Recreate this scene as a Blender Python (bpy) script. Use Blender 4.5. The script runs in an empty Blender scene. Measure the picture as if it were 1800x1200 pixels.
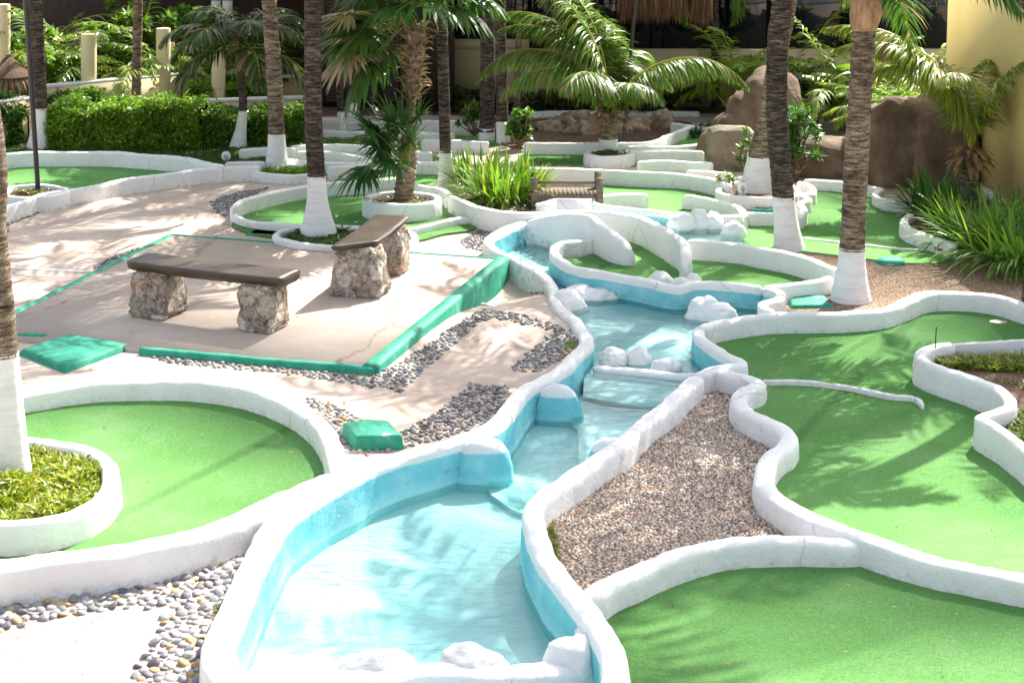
import bpy, math, random
import numpy as np
from mathutils import Vector, noise
R = math.radians
rnd = random.Random(7)
rng = np.random.default_rng(11)
sc = bpy.context.scene
col = sc.collection

# ------------------------------------------------------------------ camera
F = 2680.0; CX = 900.0; CY = 75.0; TH = R(6.1); H = 4.5
cam_d = bpy.data.cameras.new("camera"); cam = bpy.data.objects.new("camera", cam_d); col.objects.link(cam)
cam.location = (0, 0, H); cam.rotation_euler = (math.pi/2 - TH, 0, 0)
cam_d.sensor_fit = 'HORIZONTAL'; cam_d.sensor_width = 36; cam_d.lens = F/1800*36
cam_d.shift_y = -(600-CY)/1800; cam_d.clip_end = 600; cam_d.clip_start = 0.1
cam_d.dof.use_dof = True; cam_d.dof.focus_distance = 13.0; cam_d.dof.aperture_fstop = 5.0
sc.camera = cam

# ------------------------------------------------------------------ light
SUN_AZ = R(33); SUN_EL = R(45)           # azimuth measured right of the view direction
w = bpy.data.worlds.new("World"); sc.world = w; w.use_nodes = True
nt = w.node_tree; bg = nt.nodes['Background']
sky = nt.nodes.new('ShaderNodeTexSky'); sky.sky_type = 'NISHITA'; sky.sun_disc = False
sky.sun_elevation = SUN_EL; sky.sun_rotation = SUN_AZ; sky.air_density = 1.0; sky.dust_density = 3.0; sky.ozone_density = 0.6
hs = nt.nodes.new('ShaderNodeHueSaturation'); hs.inputs['Saturation'].default_value = .5
nt.links.new(sky.outputs[0], hs.inputs['Color']); nt.links.new(hs.outputs[0], bg.inputs[0]); bg.inputs[1].default_value = 0.15
sl = bpy.data.lights.new("sun", 'SUN'); sl.energy = 5.0; sl.angle = R(0.45); sl.color = (1.0, .95, .87)
so = bpy.data.objects.new("sun", sl); col.objects.link(so)
sd = Vector((math.sin(SUN_AZ)*math.cos(SUN_EL), math.cos(SUN_AZ)*math.cos(SUN_EL), math.sin(SUN_EL)))
so.rotation_euler = sd.to_track_quat('Z', 'Y').to_euler(); so.location = sd*40
sc.view_settings.view_transform = 'Standard'; sc.view_settings.look = 'None'
sc.view_settings.exposure = 1.2; sc.view_settings.gamma = 1
sc.cycles.max_bounces = 8; sc.cycles.transparent_max_bounces = 12

# ------------------------------------------------------------------ pixel -> place
def ray(px, py):
    a = (px-CX)/F; b = (CY-py)/F
    return np.array([a, math.cos(TH)+b*math.sin(TH), -math.sin(TH)+b*math.cos(TH)])
def P(px, py, z=0.0):
    d = ray(px, py); t = (z-H)/d[2]
    return np.array([d[0]*t, d[1]*t, z])
def Q(px, py, Y):
    d = ray(px, py); t = Y/d[1]
    return np.array([d[0]*t, Y, H+d[2]*t])
DIP = P(890, 522, -.26)
def GH(x, y):
    u = (x-DIP[0])*.5+(y-DIP[1])*.866; v = (x-DIP[0])*.866-(y-DIP[1])*.5     # hollow along the tall side of the platform
    return -.25*np.exp(-((u/1.25)**2+((v-.05)/.55)**2))
def PG(px, py):
    z = 0.
    for _ in range(8):
        p = P(px, py, z); z = float(GH(p[0], p[1]))
    return P(px, py, z)
def spline(pts, closed=False, ds=.06):
    pts = [np.array(p, float) for p in pts]; n = len(pts); out = []
    segs = n if closed else n-1
    for i in range(segs):
        if closed: p0, p1, p2, p3 = pts[i-1], pts[i], pts[(i+1) % n], pts[(i+2) % n]
        else: p0, p1, p2, p3 = pts[max(i-1, 0)], pts[i], pts[i+1], pts[min(i+2, n-1)]
        L = np.linalg.norm(p2-p1); k = max(2, int(L/ds))
        for j in range(k):
            t = j/k
            out.append(.5*((2*p1)+(-p0+p2)*t+(2*p0-5*p1+4*p2-p3)*t*t+(-p0+3*p1-3*p2+p3)*t**3))
    if not closed: out.append(pts[-1])
    return np.array(out)
def n3(x, y, z, s=1.): return noise.noise(Vector((x*s, y*s, z*s)))

# ------------------------------------------------------------------ mesh building
class MB:
    def __init__(s): s.v = []; s.l = []; s.t = []; s.c = []; s.n = 0; s.a = []
    def add(s, V, faces, C=None, A=None):
        V = np.asarray(V, float).reshape(-1, 3); s.v.append(V)
        if isinstance(faces, np.ndarray):
            s.l.append((faces+s.n).ravel()); s.t.append(np.full(len(faces), faces.shape[1]))
        else:
            for f in faces: s.l.append(np.array(f)+s.n); s.t.append(np.array([len(f)]))
        if C is None: C = (1, 1, 1)
        C = np.asarray(C, float)
        if C.ndim == 1: C = np.tile(C, (len(V), 1))
        s.c.append(C); s.a.append(np.zeros(len(V)) if A is None else np.asarray(A, float)); s.n += len(V)
        return s
    def build(s, name, mat, parent=None, smooth=False, origin=None):
        V = np.concatenate(s.v); L = np.concatenate(s.l).astype(np.int32); T = np.concatenate(s.t).astype(np.int32)
        if origin is not None: V = V-np.asarray(origin)
        me = bpy.data.meshes.new(name)
        me.vertices.add(len(V)); me.vertices.foreach_set('co', V.ravel().astype(np.float32))
        me.loops.add(len(L)); me.loops.foreach_set('vertex_index', L)
        me.polygons.add(len(T)); me.polygons.foreach_set('loop_start', np.concatenate([[0], np.cumsum(T)[:-1]]).astype(np.int32))
        try: me.polygons.foreach_set('loop_total', T)
        except Exception: pass
        me.update(calc_edges=True)
        C = np.concatenate(s.c); ca = me.color_attributes.new('Col', 'FLOAT_COLOR', 'POINT')
        ca.data.foreach_set('color', np.concatenate([C, np.ones((len(C), 1))], 1).ravel().astype(np.float32))
        at = me.attributes.new('depth', 'FLOAT', 'POINT'); at.data.foreach_set('value', np.concatenate(s.a).astype(np.float32))
        if smooth: me.polygons.foreach_set('use_smooth', np.ones(len(T), bool))
        me.validate(); me.materials.append(mat)
        o = bpy.data.objects.new(name, me); col.objects.link(o)
        if origin is not None: o.location = origin
        if parent is not None:
            o.parent = parent
            if origin is not None: o.location = np.asarray(origin)-np.array(parent.location)
            else: o.location = -np.array(parent.location)
        return o
def tag(o, label, cat, group=None):
    o['label'] = label; o['category'] = cat
    if group: o['group'] = group
    return o
def thing(name, label, cat, loc, group=None):
    o = bpy.data.objects.new(name, None); col.objects.link(o); o.location = tuple(float(c) for c in loc); o.empty_display_size = .1
    return tag(o, label, cat, group)
def kind(o, k='structure'): o['kind'] = k; return o

def box(mb, a, b, C=None):
    x0, y0, z0 = a; x1, y1, z1 = b
    V = [(x0, y0, z0), (x1, y0, z0), (x1, y1, z0), (x0, y1, z0), (x0, y0, z1), (x1, y0, z1), (x1, y1, z1), (x0, y1, z1)]
    return mb.add(V, [(0, 3, 2, 1), (4, 5, 6, 7), (0, 1, 5, 4), (1, 2, 6, 5), (2, 3, 7, 6), (3, 0, 4, 7)], C)
def beam(mb, p, q, wd, z0, z1, C=None, off=0.):
    p = np.array(p[:2], float); q = np.array(q[:2], float); d = (q-p)/np.linalg.norm(q-p); n = np.array([d[1], -d[0]])
    a, b, c, e = p+n*(off-wd/2), q+n*(off-wd/2), q+n*(off+wd/2), p+n*(off+wd/2)
    V = [(*a, z0), (*b, z0), (*c, z0), (*e, z0), (*a, z1), (*b, z1), (*c, z1), (*e, z1)]
    return mb.add(V, [(0, 1, 2, 3), (4, 7, 6, 5), (0, 4, 5, 1), (1, 5, 6, 2), (2, 6, 7, 3), (3, 7, 4, 0)], C)
def tube(mb, pts, rad, n=10, C=None, cap=True):
    pts = np.array(pts, float); k = len(pts); rad = np.broadcast_to(rad, (k,)); T = np.gradient(pts, axis=0); T /= np.linalg.norm(T, axis=1)[:, None]
    up = np.array([0, 0, 1.]) if abs(T[0][2]) < .9 else np.array([1., 0, 0]); V = []
    U = np.cross(up, T[0]); U /= np.linalg.norm(U); a = np.linspace(0, 2*math.pi, n, endpoint=False)
    for i in range(k):
        U = U-T[i]*np.dot(U, T[i]); U /= np.linalg.norm(U); W = np.cross(T[i], U)
        V.append(pts[i]+rad[i]*(np.cos(a)[:, None]*U+np.sin(a)[:, None]*W))
    V = np.concatenate(V); f = []
    i, j = np.meshgrid(np.arange(k-1), np.arange(n), indexing='ij'); j2 = (j+1) % n
    f = np.stack([i*n+j, i*n+j2, (i+1)*n+j2, (i+1)*n+j], -1).reshape(-1, 4)
    Cc = C
    if C is not None and np.ndim(C) == 2: Cc = np.repeat(np.asarray(C), n, 0)
    mb.add(V, f, Cc)
    if cap:
        c0 = C if (C is None or np.ndim(C) == 1) else C[0]
        mb.add(V[:n], [tuple(range(n))[::-1]], c0); mb.add(V[-n:], [tuple(range(n))], c0 if C is None or np.ndim(C) == 1 else C[-1])
    return mb
_ico = {}
def ico(sub):
    if sub in _ico: return _ico[sub]
    import bmesh
    bm = bmesh.new(); bmesh.ops.create_icosphere(bm, subdivisions=sub, radius=1); bm.verts.ensure_lookup_table()
    V = np.array([v.co[:] for v in bm.verts]); Fc = np.array([[v.index for v in f.verts] for f in bm.faces]); bm.free()
    _ico[sub] = (V, Fc); return V, Fc
def blob(mb, c, r, amp=.15, freq=1.6, sub=3, seed=0, C=None, flat=None, square=0.):
    V, Fc = ico(sub); V = V.copy()
    if square: V = np.sign(V)*np.abs(V)**(1-square); V /= np.max(np.abs(V), axis=1).max()
    k = np.array([1+amp*noise.fractal(Vector((v[0]*freq+seed, v[1]*freq, v[2]*freq)), .8, 2.1, 4) for v in V])
    V = V*k[:, None]*np.asarray(r)+np.asarray(c)
    if flat is not None: V[:, 2] = np.maximum(V[:, 2], flat)
    return mb.add(V, Fc, C)

# ------------------------------------------------------------------ materials
def new_mat(name):
    m = bpy.data.materials.new(name); m.use_nodes = True; nt = m.node_tree; b = nt.nodes['Principled BSDF']
    return m, nt, b
def N(nt, t, **k):
    n = nt.nodes.new(t)
    for a, v in k.items(): setattr(n, a, v)
    return n
def tex_noise(nt, scale, detail=4, rough=.6, coord='Object', stretch=None):
    tc = N(nt, 'ShaderNodeTexCoord'); t = N(nt, 'ShaderNodeTexNoise'); t.inputs['Scale'].default_value = scale
    t.inputs['Detail'].default_value = detail; t.inputs['Roughness'].default_value = rough
    if stretch:
        mp = N(nt, 'ShaderNodeMapping'); mp.inputs['Scale'].default_value = stretch
        nt.links.new(tc.outputs[coord], mp.inputs[0]); nt.links.new(mp.outputs[0], t.inputs[0])
    else: nt.links.new(tc.outputs[coord], t.inputs[0])
    return t
def ramp(nt, src, stops):
    r = N(nt, 'ShaderNodeValToRGB'); e = r.color_ramp.elements
    while len(e) < len(stops): e.new(.5)
    for i, (p, c) in enumerate(stops): e[i].position = p; e[i].color = (*c, 1)
    nt.links.new(src, r.inputs[0]); return r
def mix(nt, a, b, f, mode='MIX'):
    m = N(nt, 'ShaderNodeMix', data_type='RGBA', blend_type=mode)
    for s, k in ((a, 6), (b, 7)):
        if isinstance(s, tuple): m.inputs[k].default_value = (*s, 1)
        else: nt.links.new(s, m.inputs[k])
    if isinstance(f, (int, float)): m.inputs[0].default_value = f
    else: nt.links.new(f, m.inputs[0])
    return m.outputs[2]
def bump(nt, b, src, strength, dist, prev=None):
    bp = N(nt, 'ShaderNodeBump'); bp.inputs['Strength'].default_value = strength; bp.inputs['Distance'].default_value = dist
    nt.links.new(src, bp.inputs['Height'])
    if prev is not None: nt.links.new(prev, bp.inputs['Normal'])
    nt.links.new(bp.outputs[0], b.inputs['Normal']); return bp.outputs[0]
def simple(name, stops, scale, rough=.85, bs=.3, bd=.01, bscale=None, detail=5, stretch=None, spec=.3):
    m, nt, b = new_mat(name); t = tex_noise(nt, scale, detail, stretch=stretch); r = ramp(nt, t.outputs[0], stops)
    nt.links.new(r.outputs[0], b.inputs['Base Color']); b.inputs['Roughness'].default_value = rough
    b.inputs['Specular IOR Level'].default_value = spec
    t2 = tex_noise(nt, bscale or scale*3, 6, stretch=stretch); bump(nt, b, t2.outputs[0], bs, bd); return m

# white lime-washed masonry: slightly dirty, with rusty scuffs near the foot
def white_mat(name, painted=False):
    m, nt, b = new_mat(name)
    t = tex_noise(nt, 1.7, 6, .65); r = ramp(nt, t.outputs[0], [(.3, (.74, .73, .70)), (.6, (.82, .815, .80))])
    base = r.outputs[0]
    t3 = tex_noise(nt, 9, 8, .75); r3 = ramp(nt, t3.outputs[0], [(.60, (0, 0, 0)), (.70, (.9, .9, .9))])
    at = N(nt, 'ShaderNodeAttribute', attribute_name='Col'); sp = N(nt, 'ShaderNodeSeparateColor'); nt.links.new(at.outputs['Color'], sp.inputs[0])
    # Col.r = height over foot (0..1): scuffs only low down
    inv = N(nt, 'ShaderNodeMapRange'); inv.inputs[1].default_value = .0; inv.inputs[2].default_value = .75; inv.inputs[3].default_value = 1; inv.inputs[4].default_value = 0
    nt.links.new(sp.outputs[0], inv.inputs[0])
    mu = N(nt, 'ShaderNodeMath', operation='MULTIPLY'); nt.links.new(r3.outputs[0], mu.inputs[0]); nt.links.new(inv.outputs[0], mu.inputs[1])
    base = mix(nt, base, (.33, .22, .12), mu.outputs[0])
    ft = N(nt, 'ShaderNodeMapRange'); ft.inputs[1].default_value = .08; ft.inputs[2].default_value = .30; ft.inputs[3].default_value = 1; ft.inputs[4].default_value = 0
    nt.links.new(sp.outputs[0], ft.inputs[0]); t7 = tex_noise(nt, 16, 5, .7); r7 = ramp(nt, t7.outputs[0], [(.46, (0, 0, 0)), (.66, (.65, .65, .65))])
    m7 = N(nt, 'ShaderNodeMath', operation='MULTIPLY'); nt.links.new(ft.outputs[0], m7.inputs[0]); nt.links.new(r7.outputs[0], m7.inputs[1]); base = mix(nt, base, (.42, .38, .28), m7.outputs[0])
    tcv = N(nt, 'ShaderNodeTexCoord'); wv = tex_noise(nt, 5, 5, .7); mv = mix(nt, tcv.outputs['Object'], wv.outputs['Color'], .12); vc = N(nt, 'ShaderNodeTexVoronoi', feature='DISTANCE_TO_EDGE'); vc.inputs['Scale'].default_value = .42; nt.links.new(mv, vc.inputs[0])
    base = mix(nt, base, ramp(nt, vc.outputs[0], [(.0, (.5, .47, .43)), (.004, (1, 1, 1))]).outputs[0], .5, 'MULTIPLY')
    t5 = tex_noise(nt, 28, 4, .7); r5 = ramp(nt, t5.outputs[0], [(.74, (0, 0, 0)), (.78, (1, 1, 1))])
    base = mix(nt, base, (.25, .22, .2), r5.outputs[0])
    if painted:
        dp = N(nt, 'ShaderNodeAttribute', attribute_name='depth'); tn = tex_noise(nt, 2.5, 4, .6)
        ma = N(nt, 'ShaderNodeMath', operation='MULTIPLY_ADD'); nt.links.new(tn.outputs[0], ma.inputs[0]); ma.inputs[1].default_value = .07; nt.links.new(dp.outputs['Fac'], ma.inputs[2])
        r1 = ramp(nt, ma.outputs[0], [(.125, (0, 0, 0)), (.14, (1, 1, 1))])
        tb = tex_noise(nt, 3, 5, .6); cb = ramp(nt, tb.outputs[0], [(.3, (.13, .49, .57)), (.5, (.20, .57, .63)), (.75, (.40, .70, .72))])
        base = mix(nt, base, cb.outputs[0], r1.outputs[0])
        r2 = ramp(nt, ma.outputs[0], [(.27, (0, 0, 0)), (.40, (1, 1, 1))])
        base = mix(nt, base, (.40, .76, .77), r2.outputs[0])
    nt.links.new(base, b.inputs['Base Color']); b.inputs['Roughness'].default_value = .75; b.inputs['Specular IOR Level'].default_value = .3
    t4 = tex_noise(nt, 7, 8, .7); p = bump(nt, b, t4.outputs[0], .7, .035)
    t6 = tex_noise(nt, 60, 4, .7); bump(nt, b, t6.outputs[0], .35, .006, p)
    return m
M_white = white_mat('lime_wash'); M_rim = white_mat('pool_rim_paint', True)

def turf_mat():
    m, nt, b = new_mat('artificial_turf')
    t = tex_noise(nt, 1.1, 6, .6); t2 = tex_noise(nt, 160, 3, .8); t3 = tex_noise(nt, 34, 5, .8)
    r = ramp(nt, t.outputs[0], [(.3, (.128, .34, .082)), (.55, (.16, .39, .108)), (.78, (.22, .44, .16))])
    c = mix(nt, r.outputs[0], ramp(nt, t2.outputs[0], [(.35, (.35, .42, .35)), (.65, (1.5, 1.35, 1.45))]).outputs[0], .8, 'MULTIPLY')
    c = mix(nt, c, ramp(nt, t3.outputs[0], [(.3, (.72, .76, .72)), (.7, (1.25, 1.2, 1.3))]).outputs[0], .8, 'MULTIPLY')
    tw = tex_noise(nt, .55, 7, .72); c = mix(nt, c, (.21, .40, .15), ramp(nt, tw.outputs[0], [(.5, (0, 0, 0)), (.72, (.6, .6, .6))]).outputs[0])
    tcs = N(nt, 'ShaderNodeTexCoord'); mps = N(nt, 'ShaderNodeMapping'); mps.inputs['Rotation'].default_value = (0, 0, .5); nt.links.new(tcs.outputs['Object'], mps.inputs[0]); wv = N(nt, 'ShaderNodeTexWave'); wv.inputs['Scale'].default_value = .085; wv.inputs['Distortion'].default_value = .25; nt.links.new(mps.outputs[0], wv.inputs[0])
    c = mix(nt, c, ramp(nt, wv.outputs['Fac'], [(.0, (.62, .62, .62)), (.0006, (1, 1, 1))]).outputs[0], .7, 'MULTIPLY')
    nt.links.new(c, b.inputs['Base Color']); b.inputs['Roughness'].default_value = .9; b.inputs['Specular IOR Level'].default_value = .15
    
    p = bump(nt, b, t2.outputs[0], .9, .012); bump(nt, b, t3.outputs[0], .4, .01, p)
    return m
M_turf = turf_mat()
def concrete_mat(name, c1, c2, c3):
    m, nt, b = new_mat(name)
    t = tex_noise(nt, .9, 8, .68); r = ramp(nt, t.outputs[0], [(.25, c1), (.5, c2), (.75, c3)])
    t2 = tex_noise(nt, 5, 8, .75); r2 = ramp(nt, t2.outputs[0], [(.62, (1, 1, 1)), (.78, (.62, .56, .54))])
    c = mix(nt, r.outputs[0], r2.outputs[0], .7, 'MULTIPLY')
    t4 = tex_noise(nt, 60, 3, .6); c = mix(nt, c, ramp(nt, t4.outputs[0], [(.3, (.86, .86, .86)), (.7, (1.08, 1.08, 1.08))]).outputs[0], .8, 'MULTIPLY')
    # hairline cracks and seams
    tc = N(nt, 'ShaderNodeTexCoord'); wp = tex_noise(nt, 1.3, 6, .7); mp = mix(nt, tc.outputs['Object'], wp.outputs['Color'], .35)
    vo = N(nt, 'ShaderNodeTexVoronoi', feature='DISTANCE_TO_EDGE'); vo.inputs['Scale'].default_value = .42; nt.links.new(mp, vo.inputs[0])
    rc = ramp(nt, vo.outputs[0], [(.0, (.45, .4, .38)), (.006, (1, 1, 1))]); c = mix(nt, c, rc.outputs[0], .55, 'MULTIPLY')
    t5 = tex_noise(nt, 22, 2, .5); c = mix(nt, c, ramp(nt, t5.outputs[0], [(.77, (1, 1, 1)), (.8, (.45, .32, .26))]).outputs[0], .8, 'MULTIPLY')
    nt.links.new(c, b.inputs['Base Color']); b.inputs['Roughness'].default_value = .9; b.inputs['Specular IOR Level'].default_value = .2
    t3 = tex_noise(nt, 45, 6, .75); p = bump(nt, b, t3.outputs[0], .35, .006); bump(nt, b, t2.outputs[0], .25, .02, p); return m
M_path = concrete_mat('washed_concrete', (.42, .325, .265), (.50, .405, .34), (.58, .49, .42))
M_green = simple('green_paint', [(.3, (.016, .20, .125)), (.5, (.022, .26, .165)), (.66, (.05, .32, .22)), (.71, (.30, .42, .33))], 6, .65, .5, .015, 22, detail=9)
def green_wall():
    m = simple('worn_green_paint', [(.3, (.016, .20, .125)), (.5, (.022, .26, .165)), (.72, (.06, .34, .23))], 3, .6, .4, .012, 26)
    nt = m.node_tree; b = nt.nodes['Principled BSDF']; src = b.inputs['Base Color'].links[0].from_socket
    t = tex_noise(nt, 5, 6, .75, stretch=(1, 1, .25)); r = ramp(nt, t.outputs[0], [(.54, (0, 0, 0)), (.68, (.75, .75, .75))])
    geo = N(nt, 'ShaderNodeNewGeometry'); s = N(nt, 'ShaderNodeSeparateXYZ'); nt.links.new(geo.outputs['Normal'], s.inputs[0])
    mr = N(nt, 'ShaderNodeMapRange'); mr.inputs[1].default_value = .3; mr.inputs[2].default_value = .6; mr.inputs[3].default_value = 1; mr.inputs[4].default_value = 0; nt.links.new(s.outputs[2], mr.inputs[0])
    mu = N(nt, 'ShaderNodeMath', operation='MULTIPLY'); nt.links.new(r.outputs[0], mu.inputs[0]); nt.links.new(mr.outputs[0], mu.inputs[1])
    nt.links.new(mix(nt, src, (.33, .48, .34), mu.outputs[0]), b.inputs['Base Color']); return m
M_green_wall = green_wall()
M_soil = simple('soil', [(.3, (.11, .065, .04)), (.5, (.17, .105, .07)), (.7, (.24, .16, .11))], 6, .95, .8, .03, 40)
def gravel_mat(name, sc_, cols, d=.01):
    m, nt, b = new_mat(name); tc = N(nt, 'ShaderNodeTexCoord')
    vo = N(nt, 'ShaderNodeTexVoronoi'); vo.inputs['Scale'].default_value = sc_; nt.links.new(tc.outputs['Object'], vo.inputs[0])
    se = N(nt, 'ShaderNodeSeparateColor'); nt.links.new(vo.outputs['Color'], se.inputs[0]); r = ramp(nt, se.outputs[0], cols)
    t = tex_noise(nt, 2, 5); c = mix(nt, r.outputs[0], ramp(nt, t.outputs[0], [(.35, (.75, .72, .7)), (.65, (1.1, 1.1, 1.1))]).outputs[0], 1., 'MULTIPLY')
    c = mix(nt, c, ramp(nt, vo.outputs['Distance'], [(.35, (1, 1, 1)), (.62, (.35, .3, .28))]).outputs[0], .9, 'MULTIPLY')
    nt.links.new(c, b.inputs['Base Color']); b.inputs['Roughness'].default_value = .9
    iv = N(nt, 'ShaderNodeMath', operation='SUBTRACT'); iv.inputs[0].default_value = 1; nt.links.new(vo.outputs['Distance'], iv.inputs[1])
    bump(nt, b, iv.outputs[0], .9, d); return m
M_grit = gravel_mat('brown_grit', 55, [(0, (.24, .15, .09)), (.35, (.36, .24, .15)), (.7, (.46, .33, .22)), (1, (.56, .44, .33))], .012)
def stone_mat(name, rough=.6):
    m, nt, b = new_mat(name); at = N(nt, 'ShaderNodeAttribute', attribute_name='Col')
    t = tex_noise(nt, 45, 4, .7); c = mix(nt, at.outputs['Color'], ramp(nt, t.outputs[0], [(.3, (.75, .75, .75)), (.7, (1.2, 1.2, 1.2))]).outputs[0], 1., 'MULTIPLY')
    nt.links.new(c, b.inputs['Base Color']); b.inputs['Roughness'].default_value = rough; b.inputs['Specular IOR Level'].default_value = .35
    bump(nt, b, t.outputs[0], .2, .005); return m
M_pebble = stone_mat('river_pebbles')
def leaf_mat(name, rough=.38, tr=.38, spec=.5):
    m, nt, b = new_mat(name); at = N(nt, 'ShaderNodeAttribute', attribute_name='Col')
    t = tex_noise(nt, 3, 3); c = mix(nt, at.outputs['Color'], ramp(nt, t.outputs[0], [(.3, (.75, .8, .75)), (.7, (1.2, 1.15, 1.1))]).outputs[0], .8, 'MULTIPLY')
    nt.links.new(c, b.inputs['Base Color']); b.inputs['Roughness'].default_value = rough; b.inputs['Specular IOR Level'].default_value = spec
    tl = N(nt, 'ShaderNodeBsdfTranslucent'); c2 = mix(nt, c, (1.15, 1.35, .5), 1., 'MULTIPLY'); nt.links.new(c2, tl.inputs[0])
    ms = N(nt, 'ShaderNodeMixShader'); ms.inputs[0].default_value = tr; out = nt.nodes['Material Output']
    nt.links.new(b.outputs[0], ms.inputs[1]); nt.links.new(tl.outputs[0], ms.inputs[2]); nt.links.new(ms.outputs[0], out.inputs[0]); return m
M_leaf = leaf_mat('leaf'); M_dry = leaf_mat('dry_leaf', .8, .2, .2)
def bark_mat(name, c1, c2, c3, f=1.):
    m, nt, b = new_mat(name)
    t = tex_noise(nt, 5, 8, .75, stretch=(1.2, 1.2, 7)); t2 = tex_noise(nt, 60, 4, .8, stretch=(1, 1, .6)); t3 = tex_noise(nt, 1.6, 4, .6)
    r = ramp(nt, t.outputs[0], [(.36, c1), (.5, c2), (.62, c3)])
    c = mix(nt, r.outputs[0], ramp(nt, t2.outputs[0], [(.3, (.5, .5, .5)), (.55, (1, 1, 1)), (.72, (1.7, 1.6, 1.5))]).outputs[0], .8, 'MULTIPLY')
    c = mix(nt, c, ramp(nt, t3.outputs[0], [(.35, (.6, .6, .6)), (.65, (1.2, 1.2, 1.2))]).outputs[0], .8, 'MULTIPLY')
    nt.links.new(c, b.inputs['Base Color']); b.inputs['Roughness'].default_value = .95; b.inputs['Specular IOR Level'].default_value = .15
    p = bump(nt, b, t.outputs[0], .7, .03); bump(nt, b, t2.outputs[0], .5, .01, p); return m
M_bark = bark_mat('dark_palm_bark', (.018, .014, .013), (.075, .058, .048), (.22, .18, .15))
M_bark_l = bark_mat('pale_palm_bark', (.035, .024, .018), (.20, .145, .10), (.46, .37, .28))
M_bark_fan = bark_mat('fan_palm_bark', (.10, .07, .05), (.26, .19, .13), (.45, .36, .26))
M_sheath = simple('leaf_sheath_fibre', [(.3, (.22, .12, .06)), (.5, (.38, .23, .13)), (.7, (.50, .34, .2))], 8, .95, .6, .02, 30, stretch=(3, 3, .6))
M_stain = simple('painted_trunk', [(.3, (.66, .65, .64)), (.5, (.78, .77, .76)), (.75, (.83, .825, .82))], 4, .8, .6, .02, 30, stretch=(1, 1, 5))
M_seat = simple('brown_painted_slab', [(.3, (.045, .032, .022)), (.55, (.065, .046, .033)), (.75, (.10, .075, .056))], 3, .42, .35, .008, 14, spec=.4)
def rubble_mat():
    m, nt, b = new_mat('coral_rubble_masonry'); tc = N(nt, 'ShaderNodeTexCoord'); wp = tex_noise(nt, 6, 3, .6)
    mp = mix(nt, tc.outputs['Object'], wp.outputs['Color'], .16)
    vo = N(nt, 'ShaderNodeTexVoronoi'); vo.inputs['Scale'].default_value = 6.5; nt.links.new(mp, vo.inputs[0])
    ve = N(nt, 'ShaderNodeTexVoronoi', feature='DISTANCE_TO_EDGE'); ve.inputs['Scale'].default_value = 6.5; nt.links.new(mp, ve.inputs[0])
    se = N(nt, 'ShaderNodeSeparateColor'); nt.links.new(vo.outputs['Color'], se.inputs[0])
    r = ramp(nt, se.outputs[0], [(0, (.34, .28, .22)), (.3, (.44, .38, .31)), (.6, (.52, .47, .40)), (1, (.66, .62, .56))])
    t = tex_noise(nt, 14, 10, .8); c = mix(nt, r.outputs[0], ramp(nt, t.outputs[0], [(.38, (.16, .14, .13)), (.5, (.8, .8, .8)), (.68, (1.25, 1.22, 1.2))]).outputs[0], .95, 'MULTIPLY')
    c = mix(nt, c, ramp(nt, ve.outputs[0], [(.0, (.42, .34, .27)), (.07, (1, 1, 1))]).outputs[0], .7, 'MULTIPLY')
    t3 = tex_noise(nt, 2.4, 3, .5); c = mix(nt, c, ramp(nt, t3.outputs[0], [(.5, (1, 1, 1)), (.7, (.95, .62, .42))]).outputs[0], .8, 'MULTIPLY')
    nt.links.new(c, b.inputs['Base Color']); b.inputs['Roughness'].default_value = .95
    p = bump(nt, b, ve.outputs[0], .8, .06); bump(nt, b, t.outputs[0], .8, .03, p); return m
M_rubble = rubble_mat()
M_boulder = simple('artificial_rock', [(.3, (.09, .058, .038)), (.5, (.17, .115, .08)), (.7, (.27, .20, .145))], 2.2, .9, .7, .06, 9)
M_boulder_g = simple('mossy_boulder', [(.3, (.13, .12, .08)), (.5, (.24, .20, .14)), (.7, (.36, .27, .19))], 3, .9, .6, .04, 14)
M_rock = simple('field_stone', [(.3, (.16, .10, .06)), (.5, (.34, .25, .17)), (.7, (.55, .46, .36))], 5, .9, .9, .06, 12)
M_wood = simple('weathered_wood', [(.3, (.10, .072, .05)), (.5, (.17, .125, .09)), (.7, (.26, .20, .155))], 6, .85, .5, .01, 30, stretch=(1, 9, 9))
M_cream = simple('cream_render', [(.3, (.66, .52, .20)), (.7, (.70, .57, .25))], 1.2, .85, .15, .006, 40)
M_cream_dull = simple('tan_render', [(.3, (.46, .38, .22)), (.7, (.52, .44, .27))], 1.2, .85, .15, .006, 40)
M_column = simple('pale_yellow_render', [(.3, (.68, .57, .33)), (.7, (.74, .64, .40))], 2, .8, .15, .006, 40)
M_dark = simple('dark_timber_and_shade', [(.3, (.022, .014, .010)), (.7, (.045, .030, .022))], 3, .7, .2, .01, 20, stretch=(4, 4, .6))  # real dark timber, also the panels and bar that imitate shade
M_shutter = simple('dark_brown_louvre', [(.3, (.05, .036, .028)), (.7, (.08, .06, .048))], 3, .6, .2, .01, 20)
M_pole = simple('black_enamel', [(.3, (.012, .012, .014)), (.7, (.022, .022, .025))], 3, .35, .05, .002, 20, spec=.5)
M_floorred = simple('terracotta_paving', [(.3, (.20, .12, .085)), (.7, (.30, .19, .14))], 3, .8, .2, .01, 20)
M_thatch = simple('palm_thatch', [(.3, (.06, .036, .024)), (.5, (.16, .10, .065)), (.7, (.28, .19, .13))], 10, .95, .9, .04, 22, stretch=(5, 5, .5))
M_lawn = simple('lawn_base', [(.3, (.03, .07, .012)), (.7, (.08, .16, .03))], 9, .95, .6, .02, 60)
M_plaque = simple('white_plaque', [(.3, (.74, .73, .72)), (.7, (.8, .8, .8))], 3, .5, .05, .002, 20)
M_ink = simple('black_ink', [(.3, (.02, .02, .025)), (.7, (.03, .03, .03))], 3, .5, .02, .002, 20)
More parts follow.
